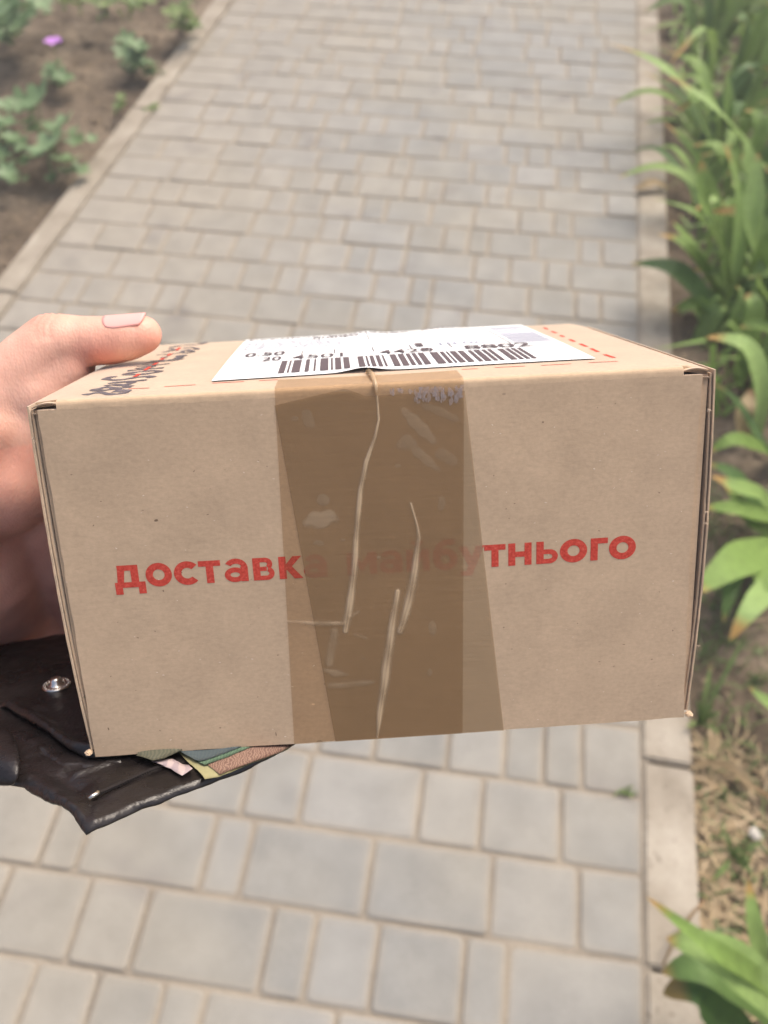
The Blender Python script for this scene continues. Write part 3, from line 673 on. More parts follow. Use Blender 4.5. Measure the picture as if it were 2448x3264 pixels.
# red dashes
def dash(p0, p1, w, y=.00008):
    a = np.array(tp(*p0)); b = np.array(tp(*p1)); d = (b-a)/np.linalg.norm(b-a); n_ = np.array([-d[1], d[0]])*w/2
    q = [a-n_, b-n_, b+n_, a+n_]; return [(x, top_y(x, z)+y, z) for x, z in q]
mb = MB()
def K1(x, y): return (x/1.659, 960+y/1.659)
def K2(x, y): return (700+x/1.276, 980+y/1.276)
def K3(x, y): return (240+x/3.607, 1060+y/3.607)
D_ = [(K1(680, 466), K1(790, 462)), (K1(870, 455), K1(1035, 446)), (K1(1124, 438), K1(1290, 430)), (K1(1370, 426), K1(1470, 420)), (K2(985, 256), K2(1050, 253)), (K2(1120, 248), K2(1242, 242)), (K2(1308, 239), K2(1430, 232)), (K2(1500, 227), K2(1620, 221))]
for a, b in D_: mb.add(dash(a, b, .0006), [(0, 3, 2, 1)])
P_ = [(1320, 83), (1333, 91), (1350, 99), (1370, 107), (1386, 116), (1400, 123), (1423, 133), (1445, 143), (1465, 151), (1494, 163), (1510, 170), (1540, 184), (1565, 194), (1605, 207)]
for i in range(0, len(P_)-1, 2): mb.add(dash(K2(*P_[i]), K2(*P_[i+1]), .0012), [(0, 3, 2, 1)])
Q_ = [(680, 525), (738, 490), (798, 450), (862, 410), (902, 388), (945, 362), (985, 330), (1020, 308), (1062, 280), (1110, 252), (1165, 215), (1205, 180)]
for i in range(0, len(Q_)-1, 2): mb.add(dash(K3(*Q_[i]), K3(*Q_[i+1]), .0011, .00026), [(0, 3, 2, 1)])
obj('printed_dash', mb.out('printed_dash'), M_red, box, kind='stuff')
# marker handwriting
strokes = [[(105, 722), (190, 705), (290, 694), (400, 712), (500, 708), (580, 690), (590, 672), (520, 664)], [(470, 690), (500, 660), (430, 640), (350, 636), (270, 652), (200, 668), (320, 670), (440, 655), (560, 640), (640, 630)],
           [(345, 618), (450, 606), (560, 618), (640, 628)], [(380, 592), (470, 582), (600, 575), (660, 585), (560, 610)], [(440, 585), (600, 572), (740, 562), (825, 552)], [(480, 515), (400, 520), (355, 540), (430, 552), (540, 550), (680, 528), (790, 516), (910, 518), (820, 528)],
           [(560, 488), (680, 492), (830, 484), (960, 462), (930, 452), (800, 456), (660, 470), (560, 484)], [(600, 448), (720, 438), (860, 428), (1020, 418)], [(700, 425), (800, 412), (930, 398)], [(705, 400), (860, 392), (980, 380), (1090, 370)], [(770, 380), (880, 372), (960, 350)],
           [(810, 358), (930, 348), (990, 338)], [(860, 340), (980, 332), (1120, 335), (1200, 325)], [(985, 300), (1050, 292), (1000, 305)], [(990, 345), (1130, 320), (1240, 318), (1160, 305), (1270, 275), (1170, 280), (1240, 300)], [(940, 265), (1060, 258), (1160, 248), (1230, 240)],
           [(1000, 235), (1100, 215), (1060, 225), (1160, 200), (1080, 195)], [(1080, 180), (1180, 160), (1300, 150), (1420, 142)], [(1240, 190), (1330, 180), (1410, 200), (1300, 215), (1370, 232), (1260, 245), (1240, 222), (1330, 205)], [(1420, 132), (1470, 122), (1510, 118), (1440, 138)]]
mb = MB()
for si, st in enumerate(strokes):
    pts = [np.array(tp(*K3(*p))) for p in st]
    sm = []
    for i in range(len(pts)-1):
        p0, p1, p2, p3 = pts[max(i-1, 0)], pts[i], pts[i+1], pts[min(i+2, len(pts)-1)]
        for t in np.linspace(0, 1, 5, endpoint=False): sm.append(.5*((2*p1)+(p2-p0)*t+(2*p0-5*p1+4*p2-p3)*t*t+(3*p1-p0-3*p2+p3)*t**3))
    sm.append(pts[-1]); w = .00068 if si > 8 else .00110
    v = []
    for i, p in enumerate(sm):
        d = sm[min(i+1, len(sm)-1)]-sm[max(i-1, 0)]; d = d/(np.linalg.norm(d)+1e-9); n_ = np.array([-d[1], d[0]])*w*(1+.25*math.sin(i*.9+si))
        for q in (p-n_, p+n_): v.append((q[0], top_y(q[0], q[1])+.00010+.000005*si, q[1]))
    mb.add(v, [(2*i, 2*i+2, 2*i+3, 2*i+1) for i in range(len(sm)-1)])
obj('marker_handwriting', mb.out('marker_handwriting'), M_mark, box)

# ------------------------------------------------------------------ wallet
YB = -hh-.0045
def wl(px, py, y=YB): p = lb(px, py, 1, y); return (p[0], p[2])
def inpoly(x, y, P):
    c = False; n_ = len(P)
    for i in range(n_):
        x1, y1 = P[i]; x2, y2 = P[i-1]
        if (y1 > y) != (y2 > y) and x < (x2-x1)*(y-y1)/(y2-y1)+x1: c = not c
    return c
def resample(P, d, jit=0., rr=random.Random(2)):
    out = []
    for i in range(len(P)):
        a, b = np.array(P[i]), np.array(P[(i+1) % len(P)]); L = np.linalg.norm(b-a); n_ = max(1, int(L/d))
        for k in range(n_):
            p = a+(b-a)*k/n_; out.append((p[0]+rr.gauss(0, jit), p[1]+rr.gauss(0, jit)))
    return out
def slab(name, poly, base, thick, rnd, mat, parent, extra=None, d=.0011, jit=.00004):
    B = resample(poly, d, jit); nb = len(B); xs = [p[0] for p in B]; zs = [p[1] for p in B]
    Bn = np.array(B); pts = list(B)
    x = min(xs)
    while x < max(xs):
        z = min(zs)
        while z < max(zs):
            if inpoly(x, z, B):
                dd = np.min(np.hypot(Bn[:, 0]-x, Bn[:, 1]-z))
                if dd > d*.55: pts.append((x, z))
            z += d
        x += d
    vo, eo, fo, *_ = delaunay_2d_cdt([Vector(p) for p in pts], [(i, (i+1) % nb) for i in range(nb)], [], 1, 1e-7)
    v = []; 
    for p in vo:
        dd = np.min(np.hypot(Bn[:, 0]-p.x, Bn[:, 1]-p.y)); k = min(1, dd/rnd); y = base+thick*(.25+.75*math.sqrt(max(0, 1-(1-k)**2)))
        if extra: y += extra(p.x, p.y)
        v.append((p.x, y, p.y))
    n_ = len(v); Fs = []
    for f_ in fo:
        a, b, c = [v[i] for i in f_[:3]]
        s_ = (b[0]-a[0])*(c[2]-a[2])-(c[0]-a[0])*(b[2]-a[2])
        Fs.append(tuple(f_) if s_ < 0 else tuple(f_[::-1]))
    v += [(p[0], base-.0002*0+(extra(p[0], p[2]) if extra else 0), p[2]) for p in v[:n_]]
    Fs += [tuple(i+n_ for i in f_[::-1]) for f_ in list(Fs)]
    from collections import Counter
    cnt = Counter()
    for f_ in Fs[:len(Fs)//2]:
        for i in range(3): cnt[tuple(sorted((f_[i], f_[(i+1) % 3])))] += 1
    for (a, b), c in cnt.items():
        if c == 1: Fs.append((a, b, b+n_, a+n_))
    return obj(name, mesh(name, v, Fs, True), mat, parent)
def ridge_fn(polys):
    def fn(x, z):
        y = 0
        for pts, w, h_ in polys:
            b = 1e9
            for i in range(len(pts)-1):
                ax, az_ = pts[i]; bx, bz = pts[i+1]; dx, dz = bx-ax, bz-az_; t = max(0, min(1, ((x-ax)*dx+(z-az_)*dz)/(dx*dx+dz*dz))); b = min(b, math.hypot(x-ax-dx*t, z-az_-dz*t))
            y += h_*math.exp(-(b/w)**2)
        return y+.0008*noise.noise(Vector((x*90, z*90, 0)))+.0003*noise.noise(Vector((x*260, z*260, 5)))
    return fn
wallet = empty('leather_wallet', 'open black leather wallet pinched under the cardboard parcel by the hand', 'wallet'); wallet.matrix_world = BM
ln = lambda L: [wl(*p) for p in L]
outer = ln([(-260, 2150), (0, 2093), (212, 2048), (430, 2040), (700, 2120), (960, 2300), (950, 2366), (874, 2412), (802, 2448), (705, 2482), (621, 2521), (542, 2547), (452, 2578), (374, 2619), (313, 2649), (274, 2661), (259, 2647), (238, 2617), (199, 2587), (145, 2560), (78, 2515), (10, 2500), (-200, 2460)])
slots = [(ln([(225, 2475), (330, 2430), (480, 2388)]), .0011, -.0011), (ln([(240, 2495), (350, 2452), (500, 2400)]), .0009, .0009), (ln([(205, 2500), (215, 2520), (250, 2535)]), .002, -.001), (ln([(300, 2560), (450, 2500), (620, 2440), (760, 2390)]), .0009, -.0006),
         (ln([(190, 2580), (280, 2630), (300, 2650)]), .002, .0008), (ln([(290, 2590), (282, 2655)]), .0008, -.0009), (ln([(100, 2500), (170, 2540), (230, 2600)]), .0025, .0010)]
slab('cover', outer, YB, .0022, .0016, M_leather, wallet, ridge_fn(slots))
flap = ln([(-260, 2120), (0, 2080), (205, 2042), (500, 2040), (760, 2200), (780, 2330), (560, 2378), (420, 2412), (340, 2440), (285, 2446), (232, 2430), (170, 2385), (110, 2345), (40, 2300), (-60, 2250), (-260, 2200)])
fr_r = [(ln([(30, 2290), (110, 2338), (180, 2388), (245, 2425), (300, 2430), (400, 2405)]), .0030, .0030), (ln([(120, 2300), (180, 2350), (250, 2390)]), .002, -.0007), (ln([(60, 2260), (150, 2290)]), .0012, .0005), (ln([(100, 2310), (170, 2360)]), .0012, .0006)]
slab('flap', flap, YB+.0015, .0022, .0022, M_leather, wallet, ridge_fn(fr_r))
inner = ln([(-120, 2330), (60, 2380), (130, 2425), (200, 2470), (330, 2470), (520, 2420), (700, 2380), (600, 2300), (300, 2300), (0, 2250)])
slab('inner_pocket', inner, YB+.0008, .0019, .0012, M_leather, wallet, ridge_fn([(ln([(130, 2420), (110, 2450), (125, 2480)]), .002, .0008)]))
# strap loop rolling over the left edge
mb = MB()
cen = [wl(x, y) for x, y in ((-150, 2370), (-60, 2400), (0, 2425), (45, 2445))]
prof_s = []
loop = [(18, 2330, .003), (52, 2380, .0052), (62, 2430, .0060), (60, 2470, .0045), (50, 2505, .0008)]
for off_x in (0, -60, -120, -190):
    for px, py, yy in loop: q = wl(px+off_x+(10 if off_x == 0 else 0), py-off_x*-.16, YB+yy); prof_s.append((q[0], YB+yy, q[1]))
n_ = 5; Fs = [(a*n_+k, a*n_+k+1, (a+1)*n_+k+1, (a+1)*n_+k) for a in range(3) for k in range(n_-1)]
strap = obj('strap_loop', mesh('strap_loop', prof_s, Fs, True), M_leather, wallet)
md = strap.modifiers.new('s', 'SOLIDIFY'); md.thickness = .0022; md = strap.modifiers.new('b', 'SUBSURF'); md.levels = 2; md.render_levels = 2
# snap button
sb = lb(181, 2186, 1, YB+.0042); 
def disc(mb, c, prof_, n_=28):
    v = []; 
    for r_, h_ in prof_: v += [(c[0]+r_*math.cos(a), c[1]+h_, c[2]+r_*math.sin(a)) for a in np.linspace(0, 2*math.pi, n_, endpoint=False)]
    mb.add(v, [(j*n_+i, (j+1)*n_+i, (j+1)*n_+(i+1) % n_, j*n_+(i+1) % n_) for j in range(len(prof_)-1) for i in range(n_)]+[tuple((len(prof_)-1)*n_+i for i in range(n_))[::-1]])
mb = MB(); disc(mb, sb, [(.0046, 0), (.0046, .0005), (.0043, .0008), (.0036, .0007), (.0028, .0005), (.0026, .0009), (.0020, .0013), (.0019, .0024), (.0014, .0030), (.0006, .0032)])
snap = obj('snap_button', mb.out('snap_button', True), M_metal, wallet)
mb = MB()
for a in np.linspace(0, 2*math.pi, 20, endpoint=False): disc(mb, (sb[0]+.0039*math.cos(a), sb[1]+.0006, sb[2]+.0039*math.sin(a)), [(.0003, 0), (.00028, .0003), (.0001, .00042)], 8)
obj('rim_bead', mb.out('rim_bead', True), M_metal, snap)
# zip: tape of tiny teeth and the pull
zp = [wl(x, y, YB+.0024) for x, y in ((300, 2535), (380, 2500), (480, 2455), (560, 2425))]
mb = MB()
for i in range(len(zp)-1):
    n_ = 13
    for k in range(n_):
        t = k/n_; x = zp[i][0]*(1-t)+zp[i+1][0]*t; z = zp[i][1]*(1-t)+zp[i+1][1]*t; mb.box((x-.00025, YB+.0020, z-.0006), (x+.00025, YB+.0027, z+.0006))
obj('zip', mb.out('zip'), M_lining, wallet)
zt = lb(296, 2541, 1, YB+.0032); ze = lb(312, 2527, 1, YB+.0036); 
mb = MB(); mb.tube([(zt[0]-.0010, zt[1], zt[2]+.0006), (zt[0], zt[1]+.0004, zt[2]), ze, (ze[0]+.0003, ze[1], ze[2]-.0008)], [.0004, .0006, .0007, .0003], 6); obj('zip_pull', mb.out('zip_pull', True), M_metal, wallet)

# banknotes and slip sticking out between wallet and parcel
def paper(name, pxs, y, mat, lab_, cat, jit=.00008, wave=.0006, sub=None):
    root = empty(name, lab_, cat); root.matrix_world = BM
    o = slab('sheet', [wl(px, py, y) for px, py in pxs], y, .0002, .0002, mat, root, lambda x, z: wave*math.sin(x*260+z*190)*.5, .0016, jit); return root
def mk_note(name, c1, c2, sc, dist=6):
    a = NT(name, .75, .2); w = a.n('ShaderNodeTexWave', i_Scale=sc, i_Distortion=float(dist), i_Detail=3.); a.l(a.coord('Object'), w.inputs[0]); n_ = a.noise(a.coord('Object'), 90, 4)
    a.col(a.mix(a.ramp(w.outputs['Fac'], [(.35, 0.), (.7, .8)]), a.mix(n_, c1, tuple(x*1.25 for x in c1)), c2)); return a.m
N_pink = mk_note('note_pink_print', (.25, .165, .125), (.14, .08, .068), 420, 14); N_blue = mk_note('note_blue_print', (.065, .085, .095), (.085, .11, .115), 300, 6); N_green = mk_note('note_green_print', (.12, .19, .13), (.09, .15, .10), 350)
N_yel = flat('note_yellow_print', (.33, .31, .17), .7); N_olive = mk_note('note_olive_print', (.11, .11, .08), (.08, .085, .065), 300); N_wht = mk_note('slip_print', (.42, .34, .33), (.32, .26, .28), 90, 8)
K7 = lambda x, y: (400+x/2.765, 2340+y/2.765)
ZN = YB+.0031
n1 = paper('banknote', [K7(640, 320), K7(700, 405), K7(820, 385), K7(1090, 265), K7(1380, 150), K7(1510, 70), K7(1200, -60), K7(420, 120)], ZN, N_yel, 'banknote with a pale yellow corner, patterned pinkish print under the parcel', 'banknote')
def addp(par, name, pxs, y, mat, th=.00015): return slab(name, [wl(px, py, y) for px, py in pxs], y, th, .0002, mat, par, lambda x, z: .0003*math.sin(x*260+z*190), .0016, .00005)
addp(n1, 'printed_pattern', [K7(720, 268), K7(830, 362), K7(1090, 255), K7(1375, 145), K7(1500, 70), K7(1400, 20), K7(1100, 60)], ZN+.0005, N_pink)
addp(n1, 'green_border', [K7(620, 228), K7(700, 272), K7(880, 215), K7(1150, 105), K7(1100, 50)], ZN+.0009, N_green)
addp(n1, 'dark_panel', [K7(440, 130), K7(640, 232), K7(700, 228), K7(900, 165), K7(1120, 80), K7(900, 0)], ZN+.0013, N_blue)
paper('banknote', [K7(100, 190), K7(240, 240), K7(340, 215), K7(500, 140), K7(480, 60), K7(150, 60)], ZN+.0019, N_olive, 'dull olive banknote edge just beneath the left part of the parcel', 'banknote')
paper('paper_slip', [K7(225, 245), K7(330, 225), K7(420, 220), K7(505, 262), K7(560, 265), K7(590, 300), K7(505, 362), K7(400, 300)], ZN+.0004, N_wht, 'crumpled white and pink paper slip poking out of the wallet', 'paper slip')

# ------------------------------------------------------------------ the hand (left hand, thumb over the parcel)
person = empty('person', 'left hand with thumb resting on top of the parcel, palm in shade', 'person'); person.matrix_world = BM
def hand_mesh():
    bm = bmesh.new()
    def sph(c, r, sc=(1, 1, 1), rot=None):
        ret = bmesh.ops.create_icosphere(bm, subdivisions=3, radius=r)
        for v in ret['verts']:
            p = Vector((v.co.x*sc[0], v.co.y*sc[1], v.co.z*sc[2]))
            if rot: p = rot @ p
            v.co = p+Vector(c)
    def cone(a, ra, b, rb2, n_=20):
        a, b = Vector(a), Vector(b); d = (b-a).normalized(); up = Vector((0, 1, .13)); x = d.cross(up).normalized(); y = d.cross(x)
        A = [bm.verts.new(a+(x*math.cos(t)+y*math.sin(t))*ra) for t in np.linspace(0, 2*math.pi, n_, endpoint=False)]
        B = [bm.verts.new(b+(x*math.cos(t)+y*math.sin(t))*rb2) for t in np.linspace(0, 2*math.pi, n_, endpoint=False)]
        for i in range(n_): bm.faces.new((A[i], A[(i+1) % n_], B[(i+1) % n_], B[i]))
        bm.faces.new(A[::-1]); bm.faces.new(B)
    def chain(pts):
        for i, (p, r) in enumerate(pts):
            sph(p, r)
            if i: cone(pts[i-1][0], pts[i-1][1], p, r)
    chain(THUMB)
    for c in CHAINS: chain(c)
    for c, r, sc in BLOBS: sph(c, r, sc)
    me = bpy.data.meshes.new('hand'); bm.to_mesh(me); bm.free(); return me
TZ = -.064
THUMB = [((-.0708, .0602, TZ), .0064), ((-.0755, .0594, TZ), .0074), ((-.0820, .0588, TZ), .0079), ((-.0900, .0594, TZ), .0078), ((-.0990, .0598, TZ+.001), .0090), ((-.1075, .0530, TZ+.003), .0100), ((-.1250, .0340, TZ+.008), .0125), ((-.1420, .0120, TZ+.014), .0150), ((-.165, -.012, TZ+.020), .016), ((-.19, -.03, TZ+.03), .019)]
zf = [-.108, -.086, -.064, -.043]
CHAINS = []
for i, z in enumerate(zf):                                   # index ... little finger, curling under wallet and box
    L = [1., 1.08, 1.0, .8][i]; r0 = [.0092, .0095, .009, .008][i]
    CHAINS.append([((-.178, -.030, z*.75-.02), .011), ((-.160, -.056, z-.004), r0+.0012), ((-.136, -.0755, z-.004), r0), ((-.112+.002*i, -.0735, z-.006), r0-.0008), ((-.112+.026*L, -.0700, z-.008), r0-.0014), ((-.112+.044*L, -.0685, z-.008), r0-.0022)])
CHAINS.append([((-.19, -.03, -.045), .023), ((-.215, -.045, -.03), .024), ((-.25, -.07, .0), .027), ((-.32, -.12, .05), .033), ((-.44, -.20, .13), .042)])
for dx in (0, -.022, -.044):
    CHAINS.append([((-.112+dx, .034, -.070), .0175), ((-.116+dx, .008, -.082), .0215), ((-.117+dx, -.018, -.096), .021), ((-.116+dx, -.036, -.106), .0195), ((-.114+dx, -.050, -.114), .0185)])
CHAINS.append([((-.0955, .0510, -.063), .0078), ((-.106, .0430, -.0625), .0125), ((-.114, .033, -.066), .0175), ((-.124, .018, -.064), .0215)])
CHAINS.append([((-.122, .034, -.055), .0135), ((-.132, .018, -.055), .018), ((-.145, .0, -.058), .021)])
CHAINS.append([((-.140, .012, -.068), .024), ((-.145, -.018, -.080), .025), ((-.145, -.040, -.100), .021)])
CHAINS.append([((-.0935, .0548, -.0655), .0082), ((-.102, .046, -.064), .0115)])
BLOBS = [((-.146, .004, -.070), .024, (.95, 1.25, 1.3)), ((-.160, -.018, -.078), .026, (1., 1.0, 1.45)), ((-.175, -.028, -.06), .026, (1, .8, 1.3))]
hme = hand_mesh(); hand = obj('hand', hme, M_skin, person)
md = hand.modifiers.new('r', 'REMESH'); md.mode = 'VOXEL'; md.voxel_size = .0009; md.adaptivity = 0
md = hand.modifiers.new('s', 'SMOOTH'); md.factor = .6; md.iterations = 34
bpy.context.view_layer.update(); dg = bpy.context.evaluated_depsgraph_get(); me2 = bpy.data.meshes.new_from_object(hand.evaluated_get(dg)); hand.modifiers.clear()
nvv = len(me2.vertices); cof = np.empty(nvv*3); me2.vertices.foreach_get('co', cof); cof = cof.reshape(-1, 3); nof = np.empty(nvv*3); me2.vertices.foreach_get('normal', nof); nof = nof.reshape(-1, 3)
def creases(P):
    d = np.zeros(len(P))
    L_ = [([(0, 1468), (60, 1478), (95, 1480)], .0007, .0009, -.105), ([(0, 1532), (70, 1525), (110, 1540)], .0006, .0006, -.105), ([(20, 2052), (85, 1985), (150, 1905)], .0010, .0016, -.11), ([(60, 2060), (130, 1995), (190, 1925)], .0009, .0014, -.105), ([(-20, 2020), (40, 1945), (90, 1860)], .0010, .0014, -.115), ([(-20, 1910), (60, 1850), (150, 1780)], .001, .0012, -.11),
          ([(0, 1700), (80, 1660), (170, 1650)], .0010, .0010, -.108)]
    for pts, w, h_, xx in L_:                            # creases lie along lines on the palm, whatever the depth
        q = [lb(px, py, 0, xx) for px, py in pts]
        b = np.full(len(P), 1e9)
        for i in range(len(q)-1):
            a_, e_ = q[i], q[i+1]; dd = e_-a_; t = np.clip(((P-a_)@dd)/(dd@dd), 0, 1); v_ = P-(a_+t[:, None]*dd); v_[:, 0] *= .35; b = np.minimum(b, np.linalg.norm(v_, axis=1))
        d -= h_*np.exp(-(b/w)**2)
    return d
mk = (cof[:, 0] > -.17) & (cof[:, 1] > -.055)
dsp = creases(cof)*mk
# joint wrinkles on the thumb
for xk in (-.0965, -.0985, -.1005): dsp -= .00045*np.exp(-((cof[:, 0]-xk-.0006*np.sin(cof[:, 2]*700))/.00055)**2)*(cof[:, 1] > .061)
# keep the thumb pad pressed flat on the panel and off the side wall
cof2 = cof+nof*dsp[:, None]
ins = (cof2[:, 0] > -.0884) & (cof2[:, 1] < .0515) & (cof2[:, 1] > .047); cof2[ins, 1] = .0515
ins = (cof2[:, 0] > -.0884) & (cof2[:, 1] <= .047) & (cof2[:, 1] > -.053); cof2[ins, 0] = -.0884
me2.vertices.foreach_set('co', cof2.ravel()); me2.update()
red = np.clip(.75*np.exp(-(((cof[:, 0]+.083)/.007)**2+((cof[:, 1]-.0545)/.005)**2))+.6*np.exp(-(((cof[:, 0]+.100)/.006)**2+((cof[:, 1]-.069)/.006)**2))+.35*np.exp(-((cof[:, 0]+.066)/.006)**2)*(cof[:, 1] > .05)+.35*(cof[:, 1] < .03), 0, 1)
attr(me2, 'red', red); me2.polygons.foreach_set('use_smooth', [True]*len(me2.polygons)); me2.name = 'hand'
hand.data = me2
if len(me2.materials) == 0: me2.materials.append(M_skin)
# thumbnail: curved plate on the upper side of the thumb
v = []; nA, nL = 15, 14; ax0, ax1 = Vector((-.0820, .0590, TZ)), Vector((-.0690, .0606, TZ))
for j in range(nL):
    t = j/(nL-1); c = ax0.lerp(ax1, t)
    for i in range(nA):
        s_ = i/(nA-1)*2-1; hwid = math.radians(45); wc = (1-abs(s_)**4*.18*(1 if t > .8 else 0)); a = math.radians(14)+s_*hwid*(.86+.14*min(1, t*4)); rr_ = .00750-.0013*t
        xo = -.0015*(abs(s_)**3)*(1 if t > .5 else -1)*abs(t-.5)*2
        v.append((c.x+xo, c.y+rr_*math.cos(a)-.0001, c.z+rr_*math.sin(a)))
f = [(j*nA+i, j*nA+i+1, (j+1)*nA+i+1, (j+1)*nA+i) for j in range(nL-1) for i in range(nA-1)]
nail = obj('thumbnail', mesh('thumbnail', v, f, True), M_nail, person)
md = nail.modifiers.new('s', 'SOLIDIFY'); md.thickness = .0005; md.offset = 0

# ------------------------------------------------------------------ plants
def bez(P, t):
    P = [Vector(p) for p in P]
    while len(P) > 1: P = [P[i].lerp(P[i+1], t) for i in range(len(P)-1)]
    return P[0]
def catm(P, t):
    P = [Vector(p) for p in P]; n_ = len(P)-1; x = min(n_-1e-6, t*n_); i = int(x); u = x-i
    p0, p1, p2, p3 = P[max(i-1, 0)], P[i], P[i+1], P[min(i+2, n_)]
    return .5*((2*p1)+(p2-p0)*u+(2*p0-5*p1+4*p2-p3)*u*u+(3*p1-p0-3*p2+p3)*u**3)
def leaf(name, pts, width, mat, parent, fold=.18, side=None, twist=0., n_=16, wprof=None):
    v = []; al_ = []; ac = []; off = parent.location
    for i in range(n_+1):
        t = i/n_; p = catm(pts, t); d = (catm(pts, min(1, t+.04))-catm(pts, max(0, t-.04))).normalized()
        s_ = (side or Vector((0, -.3, 1))).cross(d); s_ = s_.normalized() if s_.length > 1e-4 else Vector((1, 0, 0))
        s_ = Matrix.Rotation(twist*t, 3, d) @ s_; nn = d.cross(s_).normalized()
        w = width*(min(1, .55+.9*t) if t < .5 else 1)*(max(.02, (1-t)/.42)**.75 if t > .58 else 1)/2
        for k in (-1, -.5, 0, .5, 1): v.append(p+s_*w*k-nn*abs(k)*w*fold*-1-off); al_.append(t); ac.append(k)
    f = [(i*5+k, i*5+k+1, (i+1)*5+k+1, (i+1)*5+k) for i in range(n_) for k in range(4)]
    me = mesh(name, v, f, True); attr(me, 'along', al_); attr(me, 'across', ac); return obj(name, me, mat, parent)
def K5(x, y): return (1900+x/2.011, y/2.011)
def K8(x, y): return (1900+x/2.011, 1000+y/2.011)
def KM(x, y): return (1900+x/1.75, 2000+y/1.75)
def clump(label, leaves, conv):
    pts0 = at(*conv(*leaves[0][0][0][:2]), -.02); root = empty('iris_plant', label, 'iris plant', (pts0.x, pts0.y, -.02), 'iris plants along the kerb')
    for L, w, *o_ in leaves:
        P = [at(*conv(p[0], p[1]), p[2]) for p in L]
        P[0].z = min(P[0].z, -.01); leaf('leaf', P, w*1.3, o_[0] if o_ else M_iris, root, .2, twist=(o_[1] if len(o_) > 1 else .3))
    return root
Z = 0.0
clump('arching iris plant reaching palest leaf tip over the kerb near the top', [
 ([(800, 1050, Z), (620, 640, .18), (400, 410, .27), (80, 275, .24)], .030), ([(1010, 1500, Z), (960, 980, .17), (760, 700, .30), (470, 485, .36)], .048, M_iris, .5),
 ([(760, 1000, Z), (720, 640, .12), (640, 400, .2), (450, 335, .2)], .034), ([(700, 960, Z), (560, 690, .1), (330, 585, .15), (95, 675, .12)], .026),
 ([(720, 900, Z), (620, 700, .06), (480, 560, .1), (300, 460, .1)], .022, M_irisdark), ([(880, 1000, Z), (850, 760, .12), (840, 560, .2), (825, 420, .26)], .028),
 ([(700, 980, Z), (560, 800, .05), (420, 770, .07), (290, 800, .05)], .018)], K5)
clump('iris plant with tall yellow tipped blade standing upright beside middle of kerb', [
 ([(870, 2010, Z), (800, 1600, .2), (700, 1300, .34), (675, 1030, .42)], .052, M_iris, .1), ([(860, 1560, Z), (760, 1250, .1), (620, 980, .2), (435, 780, .26)], .032),
 ([(900, 2010, Z), (900, 1500, .22), (880, 1150, .36), (815, 925, .44)], .05), ([(900, 2000, Z), (800, 1620, .14), (640, 1380, .25), (350, 1268, .26)], .05, M_iris, .8),
 ([(860, 1600, Z), (700, 1240, .08), (420, 1070, .13), (140, 1140, .1)], .030), ([(840, 2020, Z), (720, 1760, .1), (560, 1560, .16), (400, 1500, .16)], .030),
 ([(820, 1900, Z), (680, 1660, .08), (560, 1500, .13), (490, 1420, .15)], .020), ([(760, 1500, Z), (600, 1180, .04), (400, 960, .08), (230, 970, .06)], .022, M_irisdark),
 ([(760, 1500, Z), (640, 1150, .04), (500, 950, .08), (370, 960, .06)], .02), ([(1050, 1900, Z), (1000, 1500, .2), (1010, 1200, .3), (1040, 980, .36)], .046)], K5)
clump('iris plant with low dark leaf drooping across the kerb above the parcel', [
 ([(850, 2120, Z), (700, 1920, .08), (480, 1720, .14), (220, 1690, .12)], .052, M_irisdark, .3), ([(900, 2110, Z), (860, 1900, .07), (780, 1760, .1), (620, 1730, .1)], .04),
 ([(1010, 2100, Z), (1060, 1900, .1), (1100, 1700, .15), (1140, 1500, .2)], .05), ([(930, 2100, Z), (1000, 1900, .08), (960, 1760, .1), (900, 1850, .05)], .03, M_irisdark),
 ([(1300, 2300, Z), (1150, 2000, .2), (1060, 1860, .3), (1040, 1760, .35)], .03)], K5)
clump('iris plant with curled leaf and orange withered sheath right of the parcel', [
 ([(1010, 830, Z), (1060, 520, .14), (960, 210, .24), (705, 150, .24)], .042), ([(960, 800, Z), (950, 700, .04), (970, 600, .07), (1000, 480, .08)], .04, M_dead), ([(1180, 900, Z), (1060, 860, .07), (880, 810, .12), (720, 890, .1)], .03),
 ([(1200, 960, Z), (1100, 880, .05), (900, 560, .1), (720, 430, .1)], .014, M_irisdark), ([(1250, 400, Z), (1180, 200, .14), (1060, 90, .2), (930, 90, .24)], .04)], K8)
clump('iris plant with broad leaves spread flat at the level of the slogan', [
 ([(1250, 1500, Z), (1060, 1530, .06), (860, 1620, .12), (640, 1790, .13)], .055, M_iris, .2), ([(1250, 1320, Z), (1080, 1290, .06), (900, 1250, .1), (690, 1245, .11)], .034), ([(1220, 1380, Z), (1060, 1170, .08), (900, 1110, .12), (740, 1040, .13)], .03),
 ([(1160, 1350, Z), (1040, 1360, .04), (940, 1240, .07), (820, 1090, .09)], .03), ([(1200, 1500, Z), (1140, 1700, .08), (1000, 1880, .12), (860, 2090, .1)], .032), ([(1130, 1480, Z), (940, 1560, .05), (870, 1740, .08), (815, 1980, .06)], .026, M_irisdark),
 ([(1130, 1380, Z), (1080, 1560, .07), (1070, 1700, .1), (1090, 1860, .1)], .03), ([(1150, 1300, Z), (1000, 1180, .05), (860, 1020, .09), (700, 960, .1)], .028, M_irisdark)], K8)
